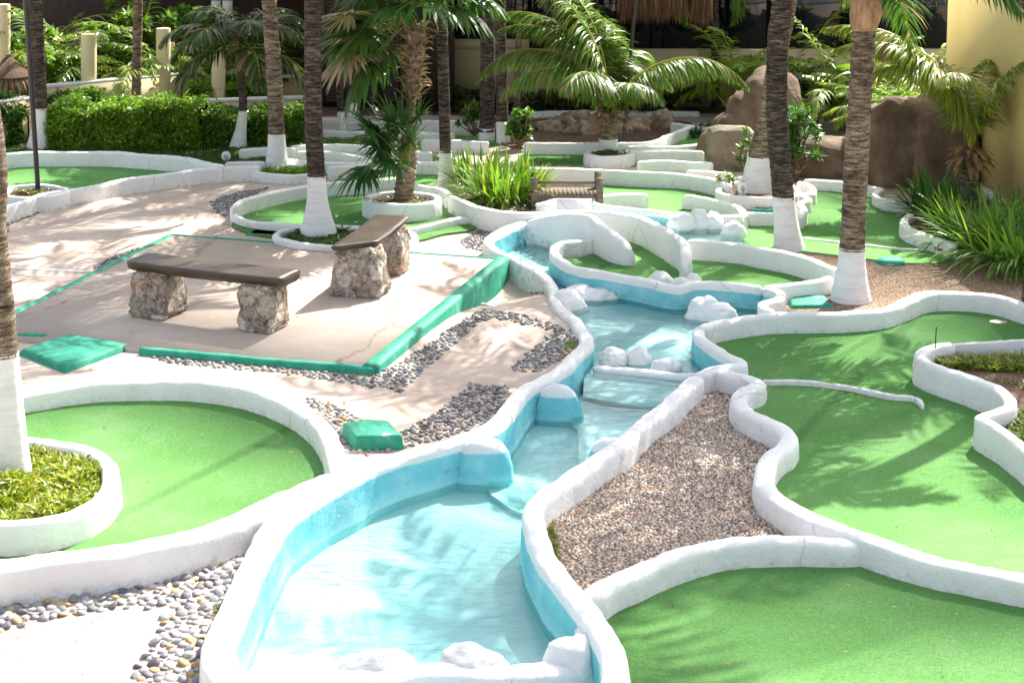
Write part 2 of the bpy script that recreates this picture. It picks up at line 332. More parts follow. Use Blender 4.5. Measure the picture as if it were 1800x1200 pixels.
M_pink = simple('pink_ink', [(.3, (.55, .05, .3)), (.7, (.6, .08, .35))], 3, .5, .02, .002, 20)
M_white_paint = simple('white_line_paint', [(.3, (.7, .69, .67)), (.6, (.8, .79, .78))], 5, .8, .2, .004, 30)
def glass_mat():
    m, nt, b = new_mat('dark_window_glass'); b.inputs['Base Color'].default_value = (.008, .012, .016, 1); b.inputs['Roughness'].default_value = .04
    t = tex_noise(nt, 1.4, 2); bump(nt, b, t.outputs[0], .15, .02); return m
M_glass = glass_mat()
def pool_mat():
    m, nt, b = new_mat('pool_floor_paint'); t = tex_noise(nt, 1.1, 6, .6); t2 = tex_noise(nt, 26, 2, .5)
    r = ramp(nt, t.outputs[0], [(.3, (.43, .70, .70)), (.5, (.56, .77, .77)), (.7, (.69, .83, .82))])
    c = mix(nt, r.outputs[0], ramp(nt, t2.outputs[0], [(.78, (1, 1, 1)), (.80, (.3, .3, .25))]).outputs[0], .8, 'MULTIPLY')
    nt.links.new(c, b.inputs['Base Color']); b.inputs['Roughness'].default_value = .6; bump(nt, b, t.outputs[0], .2, .02); return m
M_pool = pool_mat()
def water_mat():
    m = bpy.data.materials.new('clear_water'); m.use_nodes = True; nt = m.node_tree; nt.nodes.remove(nt.nodes['Principled BSDF'])
    out = nt.nodes['Material Output']; tr = N(nt, 'ShaderNodeBsdfTransparent'); tr.inputs[0].default_value = (.82, .96, .965, 1)
    gl = N(nt, 'ShaderNodeBsdfGlossy'); gl.inputs[1].default_value = .03; fr = N(nt, 'ShaderNodeFresnel'); fr.inputs[0].default_value = 1.33
    t = tex_noise(nt, 11, 4, .6, stretch=(.6, 1.5, 1)); t2 = tex_noise(nt, 2.2, 3, .5)
    bp = N(nt, 'ShaderNodeBump'); bp.inputs['Strength'].default_value = .5; bp.inputs['Distance'].default_value = .012; nt.links.new(t.outputs[0], bp.inputs['Height'])
    b2 = N(nt, 'ShaderNodeBump'); b2.inputs['Strength'].default_value = .35; b2.inputs['Distance'].default_value = .05; nt.links.new(t2.outputs[0], b2.inputs['Height']); nt.links.new(bp.outputs[0], b2.inputs['Normal'])
    for s in (gl.inputs['Normal'], fr.inputs['Normal']): nt.links.new(b2.outputs[0], s)
    ms = N(nt, 'ShaderNodeMixShader'); nt.links.new(fr.outputs[0], ms.inputs[0]); nt.links.new(tr.outputs[0], ms.inputs[1]); nt.links.new(gl.outputs[0], ms.inputs[2])
    nt.links.new(ms.outputs[0], out.inputs[0]); return m
M_water = water_mat()
def foam_mat():
    m, nt, b = new_mat('falling_water'); t = tex_noise(nt, 14, 4, .6, stretch=(2, 2, .25)); r = ramp(nt, t.outputs[0], [(.4, (.45, .45, .45)), (.62, (.02, .02, .02))])
    b.inputs['Base Color'].default_value = (.75, .9, .93, 1); b.inputs['Roughness'].default_value = .15; nt.links.new(r.outputs[0], b.inputs['Alpha']); return m
M_foam = foam_mat()

# ------------------------------------------------------------------ sheets and slabs
HMAP = {}
def world_poly(pts, tz=.2): return [P(a, b, HMAP.get((a, b), tz))[:2] for a, b in pts]
def slab(name, xy, z0, z1, mat, sp=True):
    if sp: xy = [p[:2] for p in spline([(*p, 0) for p in xy], True, .12)]
    n = len(xy); mb = MB(); V = [(*p, z1) for p in xy]+[(*p, z0) for p in xy]
    a = sum(xy[i][0]*xy[(i+1) % n][1]-xy[(i+1) % n][0]*xy[i][1] for i in range(n))
    top = tuple(range(n)) if a > 0 else tuple(range(n))[::-1]
    mb.add(V, [top]+[((i+1) % n, i, i+n, (i+1) % n+n) if a < 0 else (i, (i+1) % n, (i+1) % n+n, i+n) for i in range(n)])
    return mb.build(name, mat)
def inside(poly, X, Y):
    poly = np.array(poly); r = np.zeros(X.shape, bool); n = len(poly)
    for i in range(n):
        x1, y1 = poly[i]; x2, y2 = poly[(i+1) % n]
        if y1 == y2: continue
        c = ((y1 > Y) != (y2 > Y)) & (X < (x2-x1)*(Y-y1)/(y2-y1)+x1); r ^= c
    return r

# stream outline (ridge traces of the two banks)
LBANK = [(925, 388), (895, 398), (868, 412), (858, 424), (875, 440), (905, 453), (945, 474), (965, 490), (974, 510), (978, 530), (995, 548), (1012, 560), (1022, 575),
         (1031, 590), (1028, 603), (1010, 620), (985, 643), (950, 663), (925, 677), (910, 692), (895, 712), (875, 738), (845, 757), (800, 771), (750, 785), (700, 798), (650, 815),
         (600, 842), (550, 868), (510, 892), (478, 922), (455, 966), (422, 1035), (394, 1095), (383, 1135), (390, 1172), (415, 1205), (440, 1245)]
RBANK = [(1060, 1260), (1074, 1205), (1080, 1160), (1073, 1125), (1052, 1090), (1023, 1055), (985, 1010), (957, 965), (940, 915), (939, 890), (960, 864), (1000, 837), (1050, 803), (1095, 776),
         (1112, 757), (1137, 733), (1175, 706), (1195, 684), (1225, 657), (1262, 645), (1298, 637), (1283, 624), (1255, 609), (1230, 591), (1226, 577), (1240, 566), (1290, 556),
         (1345, 543), (1340, 530), (1362, 524), (1373, 517), (1366, 508), (1342, 503), (1300, 499), (1250, 497), (1217, 497), (1195, 502), (1167, 499), (1133, 491), (1100, 485), (1067, 478), (1033, 473), (1008, 467), (992, 459), (979, 448), (975, 438), (983, 429), (1000, 424), (1033, 422)]
HMAP.update({(858, 424): .16, (875, 440): .11, (905, 453): .07, (945, 474): .05, (965, 490): .04, (974, 510): .05, (978, 530): .05, (995, 548): .05, (1012, 560): .06, (1022, 575): .08, (1031, 590): .10, (1028, 603): .13, (1010, 620): .16, (985, 643): .19})
stream_px = LBANK+[(700, 1275)]+RBANK+[(1033, 400), (975, 388)]
STREAM = [p[:2] for p in spline([P(a, b, HMAP.get((a, b), .2)) for a, b in stream_px], True, .1)]

# ------------------------------------------------------------------ ground
gx = np.arange(-8.5, 8.6, .075); gy = np.arange(6.0, 21.5, .075); X, Y = np.meshgrid(gx, gy)
Z = GH(X, Y); ins = inside(STREAM, X, Y); nx = len(gx)
i, j = np.meshgrid(np.arange(len(gy)-1), np.arange(nx-1), indexing='ij')
keep = ~(ins[:-1, :-1] & ins[1:, :-1] & ins[:-1, 1:] & ins[1:, 1:])
fq = np.stack([i*nx+j, i*nx+j+1, (i+1)*nx+j+1, (i+1)*nx+j], -1)[keep]
mb = MB(); mb.add(np.stack([X, Y, Z], -1).reshape(-1, 3), fq)
x0, x1, y0, y1 = gx[0], gx[-1], gy[0], gy[-1]; B = 200
mb.add([(-B, -B, 0), (B, -B, 0), (B, y0, 0), (-B, y0, 0)], [(0, 1, 2, 3)]); mb.add([(-B, y1, 0), (B, y1, 0), (B, B, 0), (-B, B, 0)], [(0, 1, 2, 3)])
mb.add([(-B, y0, 0), (x0, y0, 0), (x0, y1, 0), (-B, y1, 0)], [(0, 1, 2, 3)]); mb.add([(x1, y0, 0), (B, y0, 0), (B, y1, 0), (x1, y1, 0)], [(0, 1, 2, 3)])
kind(mb.build('ground', M_path, smooth=True))

# pool floors and water, four levels
kind(slab('pool_floor', STREAM, -.6, -.21, M_pool, False))
def pool(px, zf, zw, tz=.2):
    xy = world_poly(px, tz); kind(slab('pool_floor', xy, zf-.25, zf, M_pool, False)); o = slab('water', xy, zw-.004, zw, M_water, False); kind(o)
    me = o.data                                   # keep only the top face
    import bmesh
    bm = bmesh.new(); bm.from_mesh(me); bmesh.ops.delete(bm, geom=[f for f in bm.faces if len(f.verts) < 5], context='FACES'); bm.to_mesh(me); bm.free()
li = LBANK.index((950, 663)); ri = RBANK.index((1095, 776))
lj = LBANK.index((1028, 603)); rj = RBANK.index((1225, 657)); la = LBANK.index((845, 757)); lc = LBANK.index((895, 712))
pool(LBANK[la:-3]+[(440, 1178), (700, 1168), (1040, 1150)]+RBANK[3:ri+1]+[(1030, 800), (960, 780), (900, 770)], -.19, -.125)
pool(LBANK[li:la+1]+[(862, 790), (900, 815), (960, 835), (1000, 828), (1035, 808), (1048, 798), (1040, 772), (1018, 745), (1018, 710), (1030, 690), (1000, 680)], -.15, -.10)
pool([(1062, 650), (1020, 640), (990, 650), (985, 665), (1015, 690), (1018, 715), (1015, 745), (1045, 785), (1110, 765)]+RBANK[ri+1:rj+1]+[(1210, 662)], -.13, -.075)
rk = RBANK.index((1033, 422))
pool(LBANK[:lj+1]+[(1025, 640), (1100, 652), (1210, 662)]+RBANK[rj:rk+1]+[(1060, 400), (975, 388)], -.10, -.045)
pool([(395, 1172), (700, 1172), (1085, 1160), (1120, 1270), (400, 1270)], -.62, -.48)
pool([(925, 330), (1000, 325), (1122, 327), (1125, 337), (1060, 342), (1037, 350), (1100, 362), (1183, 374), (1260, 380), (1290, 385), (1320, 412), (1300, 423), (1210, 416), (1170, 402), (1133, 384), (1050, 372), (960, 374), (930, 368)], .06, .13, .25)

# turf
def turf(px, z=.03, tz=.2): return kind(slab('turf', world_poly(px, tz), z-.02, z, M_turf))
A_BACK = [(-70, 712), (-20, 700), (45, 687), (100, 677), (170, 668), (240, 665), (330, 666), (420, 676), (480, 693), (530, 718), (565, 747), (585, 777), (595, 812), (600, 838)]
A_FRONT = [(-70, 1003), (0, 991), (100, 976), (200, 963), (290, 946), (380, 919), (467, 883), (530, 858), (590, 828)]
turf(A_BACK+A_FRONT[::-1])
D_L = [(1030, 1048), (1060, 1026), (1100, 1008), (1150, 985), (1200, 966), (1275, 948), (1350, 943), (1420, 944), (1500, 948), (1540, 953)]
C_MID = [(1257, 645), (1297, 655), (1322, 661), (1334, 668), (1325, 676), (1306, 686), (1301, 702), (1315, 718), (1345, 733), (1373, 747), (1388, 763), (1382, 780), (1358, 795), (1344, 815), (1342, 838), (1355, 860), (1385, 882), (1430, 907), (1480, 928), (1540, 950), (1640, 979), (1720, 996), (1800, 1011), (1860, 1020)]
turf(D_L+C_MID[-4:]+[(2050, 1040), (2150, 1300), (1060, 1300)]+RBANK[1:5])
C_BACK = [(1228, 574), (1250, 566), (1290, 558), (1340, 551), (1400, 549), (1475, 549), (1550, 542), (1590, 527), (1625, 514), (1687, 512), (1750, 519), (1800, 533), (1870, 556)]
turf(C_BACK+[(1960, 600), (2100, 1040), (1900, 1026)]+C_MID[::-1][1:]+[(1298, 637), (1255, 609), (1230, 591)])
K_R = [(792, 343), (815, 353), (850, 366), (900, 373), (950, 373), (1000, 369), (1050, 371), (1100, 377), (1133, 384), (1167, 399), (1192, 415), (1204, 428), (1206, 445), (1206, 462), (1214, 477)]
L_R = [(925, 388), (950, 381), (977, 377), (1000, 375), (1037, 379), (1060, 395), (1083, 411), (1100, 424), (1106, 438), (1107, 452)]
ISL = RBANK[rk:RBANK.index((1342, 503))-1:-1]
M_R = [(1207, 420), (1250, 423), (1308, 428), (1330, 433), (1400, 447), (1450, 465), (1478, 476)]
turf([(1033, 424), (985, 430), (979, 440), (996, 458), (1067, 474), (1133, 486), (1167, 492), (1250, 491), (1300, 494), (1400, 491), (1470, 483), (1400, 448), (1308, 428), (1207, 420), (1133, 385), (1050, 373), (1050, 390)])
E_F = [(1140, 340), (1100, 339), (1058, 343), (1038, 349), (1052, 357), (1100, 364), (1150, 370), (1195, 377), (1260, 379), (1307, 376)]
E_IN = [(1200, 343), (1217, 343), (1250, 349), (1283, 357), (1303, 366), (1309, 378)]
E_BK = [(925, 295), (1000, 296), (1067, 298), (1110, 301), (1160, 303), (1205, 305), (1250, 313), (1283, 323)]
turf(E_F[2:]+[(1303, 364), (1290, 330), (1250, 313), (1205, 305), (1067, 299), (1055, 318), (1080, 332)], tz=.2)
F_SC = [(1402, 318), (1424, 325), (1427, 337), (1410, 340), (1420, 349), (1405, 356), (1413, 367), (1402, 379), (1385, 379)]
F_BK = [(1412, 315), (1462, 317), (1525, 326), (1548, 331), (1540, 338), (1548, 346), (1575, 351), (1608, 356)]
F_RT = [(1601, 374), (1590, 384), (1594, 397), (1625, 411), (1662, 422), (1682, 430)]
turf([(1402, 318), (1470, 316), (1548, 331), (1548, 348), (1605, 356), (1592, 385), (1594, 397), (1625, 412), (1680, 432), (1600, 437), (1475, 424), (1412, 417), (1312, 408), (1309, 372), (1400, 375), (1413, 365), (1427, 337)])
G_BK = [(410, 364), (430, 350), (480, 336), (533, 326), (575, 321), (650, 317), (700, 313), (737, 325), (775, 331), (792, 343)]
G_FR = [(410, 364), (413, 376), (430, 384), (460, 390), (500, 393), (560, 397), (640, 400), (715, 400), (750, 394), (782, 387), (805, 382), (850, 378), (890, 380), (925, 388)]
turf(G_BK+[(815, 353), (835, 378), (782, 387), (715, 400), (560, 397), (460, 390), (413, 376)])
H_BK = [(-50, 274), (0, 271), (50, 267), (150, 266), (200, 267), (300, 274), (350, 281), (392, 291)]
H_FR = [(-50, 384), (0, 365), (42, 352), (75, 340), (100, 336), (150, 328), (217, 315), (300, 304), (350, 297), (400, 294), (458, 291)]
turf(H_BK+H_FR[:-1][::-1])
turf([(470, 268), (560, 255), (700, 252), (780, 258), (780, 300), (700, 300), (560, 292), (470, 290)], .012)
turf([(925, 252), (1035, 250), (1045, 268), (925, 268)], .012); turf([(1080, 252), (1250, 250), (1250, 270), (1090, 270)], .012)
turf([(1120, 285), (1255, 286), (1250, 297), (1120, 297)], .012); turf([(1100, 248), (1160, 246), (1213, 222), (1253, 225), (1250, 252), (1100, 252)], .02)
turf([(700, 222), (860, 222), (860, 240), (700, 240)], .012)
kind(slab('terracotta_floor', world_poly([(500, 205), (1330, 200), (1330, 130), (450, 130)], 0), -.02, .008, M_floorred, False))

# beds of grit and soil
def bed(name, px, mat, z, tz=.2): return kind(slab(name, world_poly(px, tz), z-.03, z, mat))
bed('gravel_bed', [(1310, 405), (1412, 418), (1475, 425), (1600, 438), (1690, 430), (1820, 440), (1900, 560), (1800, 533), (1687, 512), (1625, 514), (1590, 527), (1550, 542), (1475, 549), (1350, 549), (1345, 530), (1372, 515), (1460, 486), (1465, 474), (1400, 447), (1320, 432)], M_grit, .022)
bed('gravel_bed', [(1600, 356), (1590, 384), (1594, 397), (1625, 411), (1680, 430), (1850, 450), (1850, 380), (1700, 330), (1620, 335)], M_grit, .10)
bed('gravel_bed', [(792, 345), (820, 340), (900, 335), (950, 335), (952, 365), (900, 372), (850, 365)], M_grit, .12)
bed('soil_bed', [(1620, 615), (1617, 627), (1650, 642), (1700, 657), (1750, 677), (1775, 705), (1750, 722), (1720, 727), (1740, 740), (1775, 762), (1810, 790), (1900, 850), (1980, 700), (1900, 595), (1800, 600), (1647, 607)], M_soil, .14, .28)
bed('soil_bed', [(900, 250), (1150, 248), (1213, 220), (1180, 205), (900, 205)], M_soil, .03, .1)
bed('soil_bed', [(1402, 320), (1405, 356), (1290, 345), (1260, 320), (1290, 305), (1395, 300)], M_grit, .012, .1)
bed('lawn', [(-60, 268), (-60, 225), (90, 220), (520, 222), (540, 250), (480, 275), (400, 285), (300, 273), (150, 265)], M_lawn, .02, .1)
bed('lawn', [(490, 232), (700, 228), (700, 252), (490, 258)], M_lawn, .022, .1)

# ------------------------------------------------------------------ white curbs
CURBS = []
def curb(label, px, h=.2, w=.17, base=-.1, side=0, closed=False, ws=None, name='kerb_wall', hs=None, lump=.012, cat='kerb wall', taper=(False, False), nosave=False, group=None):
    pts = []; w = w*.81; ws = None if ws is None else [q*.81 for q in ws]
    for k, p in enumerate(px):
        hh = h if hs is None else hs[k]
        pts.append(P(p[0], p[1], hh))
    path = spline(pts, closed, .055)
    n = len(path); T = np.gradient(path[:, :2], axis=0) if not closed else (np.roll(path, -1, 0)-np.roll(path, 1, 0))[:, :2]
    T /= np.linalg.norm(T, axis=1)[:, None]+1e-9; NR = np.stack([T[:, 1], -T[:, 0]], 1)
    # half profile: (lateral fraction, drop below top)
    a = np.linspace(0, math.pi/2, 6)
    q = [(math.sin(t)**.72, (1-math.cos(t)**.72)*.42*w) for t in a]
    rows = []
    for sgn in (-1, 1):
        prof = [(sgn*u*w/2, d) for u, d in q]
        prof += [(sgn*w/2*1.05, .12), (sgn*w/2*1.10, .22), (sgn*w/2*1.14, .34), (sgn*w/2*1.16, h-base)]
        rows.append(prof)
    prof = rows[0][::-1]+rows[1][1:]; m = len(prof)
    s = np.concatenate([[0], np.cumsum(np.linalg.norm(np.diff(path[:, :2], axis=0), axis=1))]); Ltot = s[-1]
    V = np.zeros((n, m, 3)); C = np.ones((n, m, 3)); A = np.zeros((n, m)); seed = rnd.random()*50; w0 = w
    if ws is not None:
        pp = np.array(pts)[:, :2]; wst = np.concatenate([[0], np.cumsum(np.linalg.norm(np.diff(pp, axis=0), axis=1))]); wst /= wst[-1]
    for i_ in range(n):
        e = 1.
        if ws is not None: w = float(np.interp(s[i_]/Ltot, wst, ws))
        if not closed:
            de = min(s[i_], Ltot-s[i_])
            if de < w*.55: e = math.sqrt(max(0.0, 1-(1-de/(w*.55))**2))*.97+.03
        x, y, z = path[i_]
        wob = 1+.13*n3(x, y, seed, 2.1); dz = lump*1.3*n3(x, y, seed+9, 1.7); lx = .02*n3(x, y, seed+20, 1.2)
        for j_, (u, d) in enumerate(prof):
            dd = min(d, z-base) if j_ not in (0, m-1) else z-base
            pu = u*e*wob*(w/w0)+lx; px_ = x+NR[i_, 0]*pu; py_ = y+NR[i_, 1]*pu; zz = z-dd+(dz if d < .3 else 0)-(1-e)*.03*(d < .1)
            g = .009*n3(px_, py_, zz, 6)+.008*n3(px_, py_, zz, 19)
            V[i_, j_] = (px_+NR[i_, 0]*g*np.sign(u), py_+NR[i_, 1]*g*np.sign(u), zz+g*.5)
            C[i_, j_] = .7 if name == 'weir' else max(0, min(1, (zz)/.3))
            sd_ = np.sign(u)*side if side in (1, -1) else (1 if side == 2 else -1)
            A[i_, j_] = (dd+ (0.02 if d > .05 else 0)) if sd_ > 0 else -.2
    ii, jj = np.meshgrid(np.arange(n if closed else n-1), np.arange(m-1), indexing='ij'); i2 = (ii+1) % n
    f = np.stack([ii*m+jj, i2*m+jj, i2*m+jj+1, ii*m+jj+1], -1).reshape(-1, 4)
    mb = MB(); mb.add(V.reshape(-1, 3), f, C.reshape(-1, 3), A.ravel())
    if not closed:
        mb.add(V[0], [tuple(range(m))], C[0], A[0]); mb.add(V[-1], [tuple(range(m))[::-1]], C[-1], A[-1])
    o = path[n//2].copy(); o[2] = 0
    ob = mb.build(name, M_rim if side else M_white, smooth=True, origin=o)
    tag(ob, label, cat, group); CURBS.append(ob); return ob
def lump(mb, px, py, z, r, seed=0, amp=.17, flat=None, C=(.9, .9, .9)):
    p = P(px, py, z); return blob(mb, (p[0], p[1], z), r, amp, 1.5, 4, seed, C, flat)

curb('long white kerb wall sweeping round the back of the near left green', A_BACK, .2, .19)
curb('thick white kerb wall along the front of the near left green above the pebbles', A_FRONT, .24, .24, lump=.02)
NECK = LBANK.index((650, 815))
curb('long white rim down the left bank of the stream and the big foreground pool', LBANK, .2, .18, -.7, hs=[HMAP.get(q, .2) for q in LBANK], side=-1, lump=.016, cat='pool rim', name='pool_rim', ws=[.17]*(NECK-1)+[.19, .21]+[.225]*(len(LBANK)-NECK-1))
curb('white rim between the foreground pool and the triangular gravel bed', RBANK[:rj+1], .2, .19, -.7, side=-1, lump=.015, cat='pool rim', name='pool_rim')
curb('short white rim where the stream turns at the tip of the gravel bed', [(1225, 657), (1245, 648), (1275, 641), (1303, 638), (1296, 630), (1280, 623), (1255, 609), (1232, 592), (1226, 579), (1233, 570)], .2, .15, -.5, side=-1, cat='pool rim', name='pool_rim')
curb('white rim with a pointed corner at the far right end of the stream', [(1362, 546), (1346, 540), (1340, 531), (1360, 525), (1373, 517), (1368, 509), (1342, 504)], .2, .13, -.5, side=-1, cat='pool rim', name='pool_rim')
curb('white rim round the stream side of the small island green', RBANK[RBANK.index((1342, 503)):], .2, .14, -.5, side=-1, cat='pool rim', name='pool_rim', lump=.02)
curb('white kerb wall closing the right end of the island green beside the ringed palm', [(1342, 503), (1400, 496), (1440, 490), (1478, 478)], .2, .13)
curb('winding white kerb wall between the gravel bed and the right-hand green', C_MID, .2, .19, lump=.02)
curb('white kerb wall curving along the near edge of the triangular gravel bed', D_L[:-1]+[(1545, 951)], .2, .19, hs=[.2]*(len(D_L)-3)+[.195, .18, .12])
curb('wavy white kerb wall behind the right-hand green, in front of the ringed palm', C_BACK, .22, .17)
curb('tall white ridge wall bending down onto the island green', K_R, .3, .15, hs=[.24, .26, .28, .28, .3, .3, .32, .34, .36, .38, .38, .34, .28, .2, .1])
curb('white kerb wall of the upper pool running right from the ridge wall to the ringed palm', M_R, .26, .15)
curb('white rim of the upper channel beside the wooden bridge, round the far green', E_F, .25, .14, -.1, side=1, cat='pool rim', name='pool_rim')
curb('short curved white wall in the middle of the far green', E_IN, .22, .13)
curb('white kerb wall along the back of the far green behind the bridge', E_BK, .25, .14)
curb('scalloped white kerb wall beside the leaning pair of palms', F_SC, .2, .13)
curb('white kerb wall at the back of the shaded green in front of the brown rock mound', F_BK, .18, .12)
curb('white kerb wall curling round the strap-leaf bed at right', F_RT, .2, .13)
curb('low flush white strip between the shaded green and the brown gravel', [(1682, 436), (1600, 437), (1525, 430), (1475, 424), (1412, 417), (1370, 412)], .05, .05, lump=.003)
curb('short white kerb wall in front of the green mat by the pair of palms', [(1311, 374), (1340, 373), (1370, 373), (1400, 374)], .2, .12)
curb('white kerb wall round the back of the middle green behind the round planter', G_BK, .22, .13)
curb('low white kerb wall along the near side of the middle green', G_FR, .12, .1)
curb('white kerb wall along the back of the far left green under the hedge', H_BK, .26, .15)
curb('white kerb wall along the path side of the far left green', H_FR, .22, .14)
curb('thin low white divider snaking across the right-hand green', [(1336, 668), (1380, 667), (1425, 669), (1500, 679), (1562, 692), (1600, 695), (1618, 702), (1623, 712)], .075, .05, lump=.004)
SOILW = [(1680, 603), (1647, 606), (1623, 614), (1618, 627), (1650, 643), (1700, 659), (1750, 680), (1775, 703), (1768, 716), (1745, 724), (1724, 731), (1740, 742), (1775, 764), (1810, 790), (1870, 840)]
curb('white retaining kerb round the soil bed at the right edge', SOILW, .28, .14)
curb('thin white kerb behind the grass of the soil bed at the right edge', [(1650, 607), (1700, 603), (1800, 597), (1900, 592)], .26, .05)
curb('low pale lip curving from the green platform corner towards the stream', [(815, 530), (850, 533), (890, 545), (940, 560), (985, 575), (1015, 590)], -.1, .09, hs=[-.16, -.17, -.16, -.1, -.02, .02], base=-.4)
# far back kerbs
FB = [([(395, 284), (467, 284)], .2, 'beside the round number plaque'), ([(420, 262), (470, 259), (520, 261)], .18, 'just in front of the hedge'), ([(510, 256), (600, 253), (640, 256), (700, 262), (760, 268)], .18, 'behind the dark palm trunk, farthest across the back greens'),
      ([(520, 266), (580, 266), (640, 276), (638, 284), (560, 284), (500, 278)], .18, 'looping behind the big whitewashed palm'), ([(575, 293), (640, 289), (700, 285), (780, 284)], .2, 'beside the little green tee and the sunny path'),
      ([(510, 210), (560, 208), (640, 212), (700, 216)], .15, 'in front of the dark louvres'), ([(735, 212), (800, 212), (870, 214)], .2, 'at the foot of the dark pillar'), ([(510, 231), (590, 230), (700, 232), (800, 233)], .16, 'in the shade in front of the louvres, second line'),
      ([(920, 251), (983, 251), (1050, 251), (1100, 251), (1150, 248), (1175, 236), (1200, 226), (1214, 221)], .2, 'curving past the pile of field stones'), ([(1180, 215), (1217, 221), (1256, 226)], .2, 'behind the stones near the rock mound'),
      ([(1100, 256), (1183, 257), (1235, 252)], .16, 'behind the oval planter, dark green side'), ([(1085, 265), (1160, 265), (1238, 265)], .2, 'right of the oval planter'), ([(1120, 283), (1180, 282), (1254, 286)], .2, 'in front of the boulder'),
      ([(1205, 300), (1250, 301), (1290, 303)], .16, 'between the boulder and the far green'), ([(740, 246), (800, 246), (860, 250)], .2, 'behind the bright strap-leaf clump'), ([(930, 196), (1050, 194), (1230, 196)], .1, 'at the foot of the back wall')]
for px, h, lb in FB: curb('far white kerb '+lb, px, h, .13)

# bumps and rocks on the rims
def ledge(label, items, sq=.35):
    mb = MB()
    for k, (px, py, rx, ry) in enumerate(items):
        p = P(px, py, .19); blob(mb, (p[0], p[1], -.16), (rx, ry, .36), .05, 1.2, 4, k*3+px, (.9, .9, .9), None, sq)
    ob = mb.build('rim_ledge', M_rim, smooth=True); n = len(ob.data.vertices); co = np.zeros(n*3); ob.data.vertices.foreach_get('co', co); z = co.reshape(-1, 3)[:, 2]
    ob.data.attributes['depth'].data.foreach_set('value', (.2-z).astype(np.float32)); return tag(ob, label, 'rim ledge')
def rock_on(label, items, mat=None, cat='painted rock', name='painted_rock', dep=None, group=None):
    mb = MB()
    for k, (px, py, z, r) in enumerate(items): lump(mb, px, py, z, r, k*3.1+rnd.random()*9)
    ob = mb.build(name, mat or M_white, smooth=True)
    if mat is M_rim:
        n = len(ob.data.vertices); co = np.zeros(n*3); ob.data.vertices.foreach_get('co', co); z = co.reshape(-1, 3)[:, 2]
        top = z.max() if dep is None else dep
        ob.data.attributes['depth'].data.foreach_set('value', np.maximum(top-z, -.2).astype(np.float32))
    tag(ob, label, cat, group); return ob
ledge('white bulge of the rim poking into the foreground pool below the pebbles', [(850, 772, .24, .13)], .2)
ledge('white pointed ledge of the rim jutting into the stream at the narrows', [(982, 677, .22, .085)], .05)
ledge('white bulge of the rim beside the gravel, above the foreground pool', [(1070, 771, .17, .12)], .2)
rock_on('smooth white rock rising from the upper stream beside the right-hand green', [(1240, 553, -.02, (.2, .16, .19)), (1262, 556, -.02, (.2, .14, .14))])
rock_on('white rock with a blue foot on the left bank of the upper stream', [(996, 554, -.17, (.22, .30, .27)), (1008, 565, -.22, (.2, .24, .27))], M_rim, dep=.02)
rock_on('long white boat-shaped rock lying in the upper stream', [(1018, 526, -.1, (.2, .22, .17)), (1045, 530, -.1, (.24, .18, .15)), (1068, 534, -.12, (.16, .12, .13))], M_rim, dep=.04)
rock_on('lumpy white rock set into the rim of the island green', [(1160, 502, .06, (.16, .12, .15)), (1195, 508, .04, (.15, .1, .14)), (1218, 500, .05, (.1, .1, .12))], M_rim, dep=.16)
for k, (px, py, r, lb) in enumerate([(1078, 633, (.12, .10, .13), 'pale aqua rock on the weir, leftmost of the three'), (1122, 632, (.10, .09, .14), 'pale aqua rock on the weir, middle one of the three'), (1172, 642, (.13, .10, .08), 'flat pale rock on the weir, rightmost of the three')]):
    rock_on(lb, [(px, py+2, -.03, (r[0]*1.1, r[1], r[2])), (px+9, py+3, -.04, (r[0]*.8, r[1]*.8, r[2]*.7)), (px-8, py+3, -.04, (r[0]*.7, r[1]*.8, r[2]*.55))], group='rocks on the weir')
curb('pale weir crossing the stream under three rocks', [(1043, 640), (1090, 645), (1140, 650), (1195, 657), (1230, 655)], .0, .17, -.5, cat='weir', name='weir')
# bottom weir of the foreground pool
curb('white lumpy weir across the bottom of the foreground pool', [(405, 1190), (450, 1184), (540, 1183), (620, 1181), (700, 1178), (800, 1172), (900, 1172), (990, 1166), (1060, 1150)], .03, .22, -.8, cat='weir', name='weir', lump=.05)
rock_on('rounded white rock on the bottom weir, left one', [(668, 1186, -.06, (.22, .14, .14)), (625, 1186, -.07, (.15, .12, .12))], group='rocks on the bottom weir')
rock_on('rounded white rock on the bottom weir, middle one', [(820, 1176, -.05, (.17, .14, .14)), (850, 1180, -.07, (.16, .12, .12))], group='rocks on the bottom weir')
rock_on('rounded white rock on the bottom weir against the right rim', [(1010, 1166, -.02, (.18, .15, .16)), (1045, 1150, -.02, (.15, .15, .18))], group='rocks on the bottom weir')
# rocks of the upper fall
rock_on('cluster of jagged white rocks where the upper pool spills over, left rock', [(1200, 392, .2, (.2, .14, .13)), (1228, 390, .2, (.15, .14, .17))])
rock_on('cluster of jagged white rocks where the upper pool spills over, right rock', [(1252, 392, .18, (.13, .14, .14)), (1290, 408, .14, (.16, .12, .13))])
rock_on('low white hump beside the upper channel by the bridge', [(975, 366, .17, (.25, .16, .11))])

